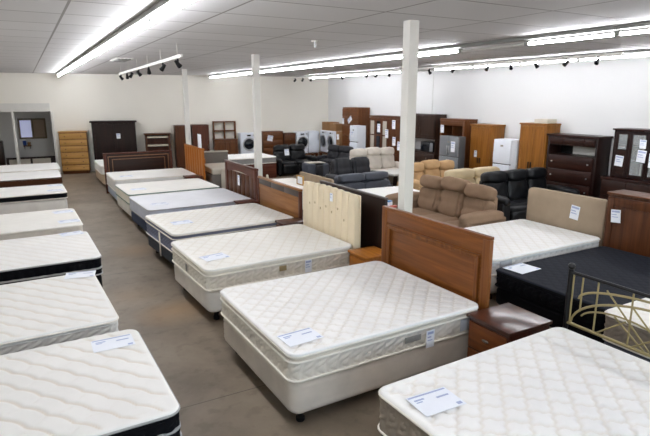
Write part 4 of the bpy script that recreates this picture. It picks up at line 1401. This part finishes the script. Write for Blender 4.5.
MB().box(.13, .26, -.142, -.1305, .03, .26, .004).build('control_panel', M['grey_enamel'], t)
MB().box(-.22, .22, -.1, .18, 0, .0095).build('foot_base', M['black_plastic'], t)

# open brown wall unit with the grey fridge standing before it
t = thing('shelf_unit', 'tall open brown shelf unit behind the grey fridge', 'shelf', (RW, 10.59, 0), -90)
W, D, H = .9, .45, 1.87
MB().box(-W / 2, -W / 2 + .06, -D, 0, 0, H - .05, .004).build('side_panel', M['brown'], t)
MB().box(W / 2 - .06, W / 2, -D, 0, 0, H - .05, .004).build('side_panel', M['brown'], t)
MB().box(-W / 2 - .01, W / 2 + .01, -D - .01, 0, H - .0495, H, .005).build('top', M['brown_x'], t)
MB().box(-W / 2 + .061, W / 2 - .061, -D, -D + .03, H - .17, H - .05, .004).build('top_panel', M['brown_x'], t)
MB().box(-W / 2 + .061, .0, -.03, 0, 0, H - .05).build('back_panel', M['walnut'], t)
for z in (.1, .5, .95, 1.35):
    MB().box(-W / 2 + .061, W / 2 - .061, -D + .03, -.031, z, z + .025).build('shelf', M['brown_x'], t)
MB().box(-.01, .01, -D + .03, -.031, 1.376, H - .06).build('divider', M['brown'], t)
note('white paper note on the top left of the open shelf unit', t, -.36, 1.6, D - .02, .13, .2)
t = fridge('grey four door fridge in front of the open shelf unit', (9.48, 10.12, 0), -90, .66, .26, 1.47, 'grey_enamel', .66, True)
note('white paper note on the grey four door fridge', t, .17, 1.22, .26 - .0185, .14, .26)

t = case('wardrobe', 'amber wooden two door wardrobe right of the open shelf unit', 'wardrobe', (RW, 9.56, 0), -90, .68, .44, 1.77, 'ward_pine', .04, .025)
doors(t, -.32, .32, .09, 1.7, 2, .44, 'ward_pine', 'black_metal')
note('small white note on the amber wardrobe right of the shelf unit', t, -.12, 1.05, .44, .09, .16)
fridge('white two door fridge between the two amber wardrobes', (10.05, 8.68, 0), -90, .5, .52, 1.47, 'enamel', .62)
t = case('wardrobe', 'amber wooden two door wardrobe with a pale box on top', 'wardrobe', (RW, 8.03, 0), -90, .7, .44, 1.86, 'ward_pine', .035, .02)
doors(t, -.33, .33, .09, 1.8, 2, .44, 'ward_pine', 'black_metal', .07)
carton('flat pale box on top of the amber wardrobe', 9.96, 7.9, 1.862, .34, .3, .09, -90, 'carton_pale')
# espresso tallboy
t = thing('tallboy', 'wide espresso tallboy with an open slot above its wide drawers', 'tallboy', (RW, 7.06, 0), -90)
W, D, H = 1.16, .42, 1.66
MB().box(-W / 2, -W / 2 + .05, -D, 0, 0, H - .04, .004).build('side_panel', M['espresso'], t)
MB().box(W / 2 - .05, W / 2, -D, 0, 0, H - .04, .004).build('side_panel', M['espresso'], t)
o = MB()
vs, fs = [], []
n = 12
for k in range(n + 1):
    x = -W / 2 - .03 + (W + .06) * k / n
    yy = -D - .02 - .03 * (1 - (2 * k / n - 1) ** 2)
    vs += [(x, yy, H - .0395), (x, yy, H), (x, 0, H - .0395), (x, 0, H)]
for k in range(n):
    i = 4 * k
    fs += [(i, i + 4, i + 5, i + 1), (i + 2, i + 3, i + 7, i + 6), (i + 1, i + 5, i + 7, i + 3), (i, i + 2, i + 6, i + 4)]
fs += [(0, 1, 3, 2), (4 * n, 4 * n + 2, 4 * n + 3, 4 * n + 1)]
o.add(vs, fs)
o.build('top', M['espresso_x'], t)
MB().box(-W / 2 + .051, W / 2 - .051, -D, -.02, 1.44, H - .04).build('upper_case', M['espresso'], t)
for (a, b) in ((-.52, -.2), (-.19, .29), (.3, .52)):
    MB().box(a, b, -D - .018, -D - .0005, 1.46, 1.6, .004).build('drawer', M['espresso_x'], t)
MB().box(-W / 2 + .051, W / 2 - .051, -D, -.02, .06, 1.24).build('lower_case', M['espresso'], t)
MB().box(-W / 2 + .051, -.24, -.03, -.01, 1.2405, 1.4395).build('slot_back', M['black_plastic'], t)
MB().box(-.239, W / 2 - .051, -.03, -.01, 1.2405, 1.4395).build('slot_mirror', M['paintwhite'], t)
for k in range(4):
    z0 = .1 + k * .285
    d = MB().box(-.51, .51, -D - .02, -D - .0005, z0, z0 + .272, .005).build('drawer', M['espresso_x'], t)
    for sx in (-.42, .42):
        MB().cyl((sx, -D - .0205, z0 + .14), (sx, -D - .04, z0 + .14), .013, .016, n=12).build('knob', M['steel'], d)
# glass cabinet
t = thing('glass_cabinet', 'dark cabinet with glass doors and a drawer base at the right edge', 'cabinet', (RW, 5.52, 0), -90)
W, D, H = 1.3, .42, 1.84
MB().box(-W / 2 - .08, W / 2 + .08, -D - .12, 0, 0, .88, .005).build('base_case', M['deepbrown'], t)
MB().box(-W / 2 - .1, W / 2 + .1, -D - .14, 0, .8805, .92, .006).build('base_top', M['espresso_x'], t)
for k in range(3):
    x0 = -W / 2 - .06 + k * (W + .12) / 3
    MB().box(x0 + .005, x0 + (W + .12) / 3 - .005, -D - .138, -D - .1205, .58, .86, .004).build('drawer', M['deepbrown'], t)
MB().box(-W / 2, -W / 2 + .04, -D, 0, .9205, H - .03).build('side_panel', M['espresso'], t)
MB().box(W / 2 - .04, W / 2, -D, 0, .9205, H - .03).build('side_panel', M['espresso'], t)
MB().box(-W / 2 + .0405, W / 2 - .0405, -.02, 0, .9205, H - .03).build('back_panel', M['walnut'], t)
MB().box(-W / 2 - .03, W / 2 + .03, -D - .03, 0, H - .0295, H, .006).build('top', M['espresso_x'], t)
for z in (1.22, 1.5):
    MB().box(-W / 2 + .041, W / 2 - .041, -D + .04, -.021, z, z + .02).build('shelf', M['deepbrown'], t)
xs = (-.61, -.34, .0, .34, .61)
b = MB()
for k in range(4):
    a, c = xs[k] + .003, xs[k + 1] - .003
    d = MB()
    for q in ((a, a + .05, .94, 1.8), (c - .05, c, .94, 1.8), (a + .05, c - .05, 1.74, 1.8), (a + .05, c - .05, .94, 1.0)):
        d.box(q[0], q[1], -D - .0, -D + .022, q[2], q[3], .003, 1)
    d = d.build('door', M['espresso'], t)
    if k in (0,):
        MB().box(a + .048, c - .048, -D + .006, -D + .016, 1.0, 1.44).build('lower_panel', M['deepbrown'], d)
        MB().box(a + .048, c - .048, -D + .008, -D + .012, 1.46, 1.74).build('pane', M['glass'], d)
    else:
        MB().box(a + .048, c - .048, -D + .008, -D + .012, 1.0, 1.74).build('pane', M['glass'], d)
MB().box(-.3, -.17, -.06, -.0205, .94, 1.79).build('mirror_strip', M['stone_uph'], t)
note('paper note on the left door of the glass cabinet', t, -.5, 1.24, D - .02, .16, .2, 4)
note('upper paper note on the second door of the glass cabinet', t, -.09, 1.58, D - .02, .12, .16)
note('lower paper note on the second door of the glass cabinet', t, -.09, 1.36, D - .02, .16, .22, 4)
note('paper note on the third door of the glass cabinet', t, .12, 1.3, D - .02, .14, .26)
t = thing('jar', 'small white jar with a blue lid inside the glass cabinet', 'jar', (9.95, 5.6, .9215), 0)
MB().lathe([(.04, 0), (.045, .02), (.045, .12), (.035, .13)], n=18).build('jar_body', M['enamel'], t)
MB().lathe([(.038, .1305), (.038, .16)], n=18).build('lid', M['blue_cup'], t)

# ------------------------------------------------------------------ daylight and view
w = bpy.data.worlds.new('daylight')
bpy.context.scene.world = w
w.use_nodes = True
nt = w.node_tree
bg = nt.nodes['Background']
sky = nt.nodes.new('ShaderNodeTexSky')
sky.sky_type = 'NISHITA'
sky.sun_disc = False
sky.sun_elevation = R(48)
sky.sun_rotation = R(20)
nt.links.new(sky.outputs['Color'], bg.inputs['Color'])
bg.inputs['Strength'].default_value = .4
for x0, x1 in ((-1.6, 2.0), (2.5, 6.0), (6.5, 9.6)):
    ld = bpy.data.lights.new('shop_window_portal', 'AREA')
    ld.shape = 'RECTANGLE'
    ld.size, ld.size_y = x1 - x0, 2.2
    ld.cycles.is_portal = True
    lo = bpy.data.objects.new('shop_window_portal', ld)
    COL.objects.link(lo)
    lo.location = ((x0 + x1) / 2, -3.5, 1.6)
    lo.rotation_euler = (R(90), 0, 0)
sc = bpy.context.scene
sc.view_settings.view_transform = 'Standard'
sc.view_settings.look = 'None'
sc.view_settings.gamma = 1
sc.view_settings.exposure = 0.85
sc.view_settings.use_curve_mapping = False
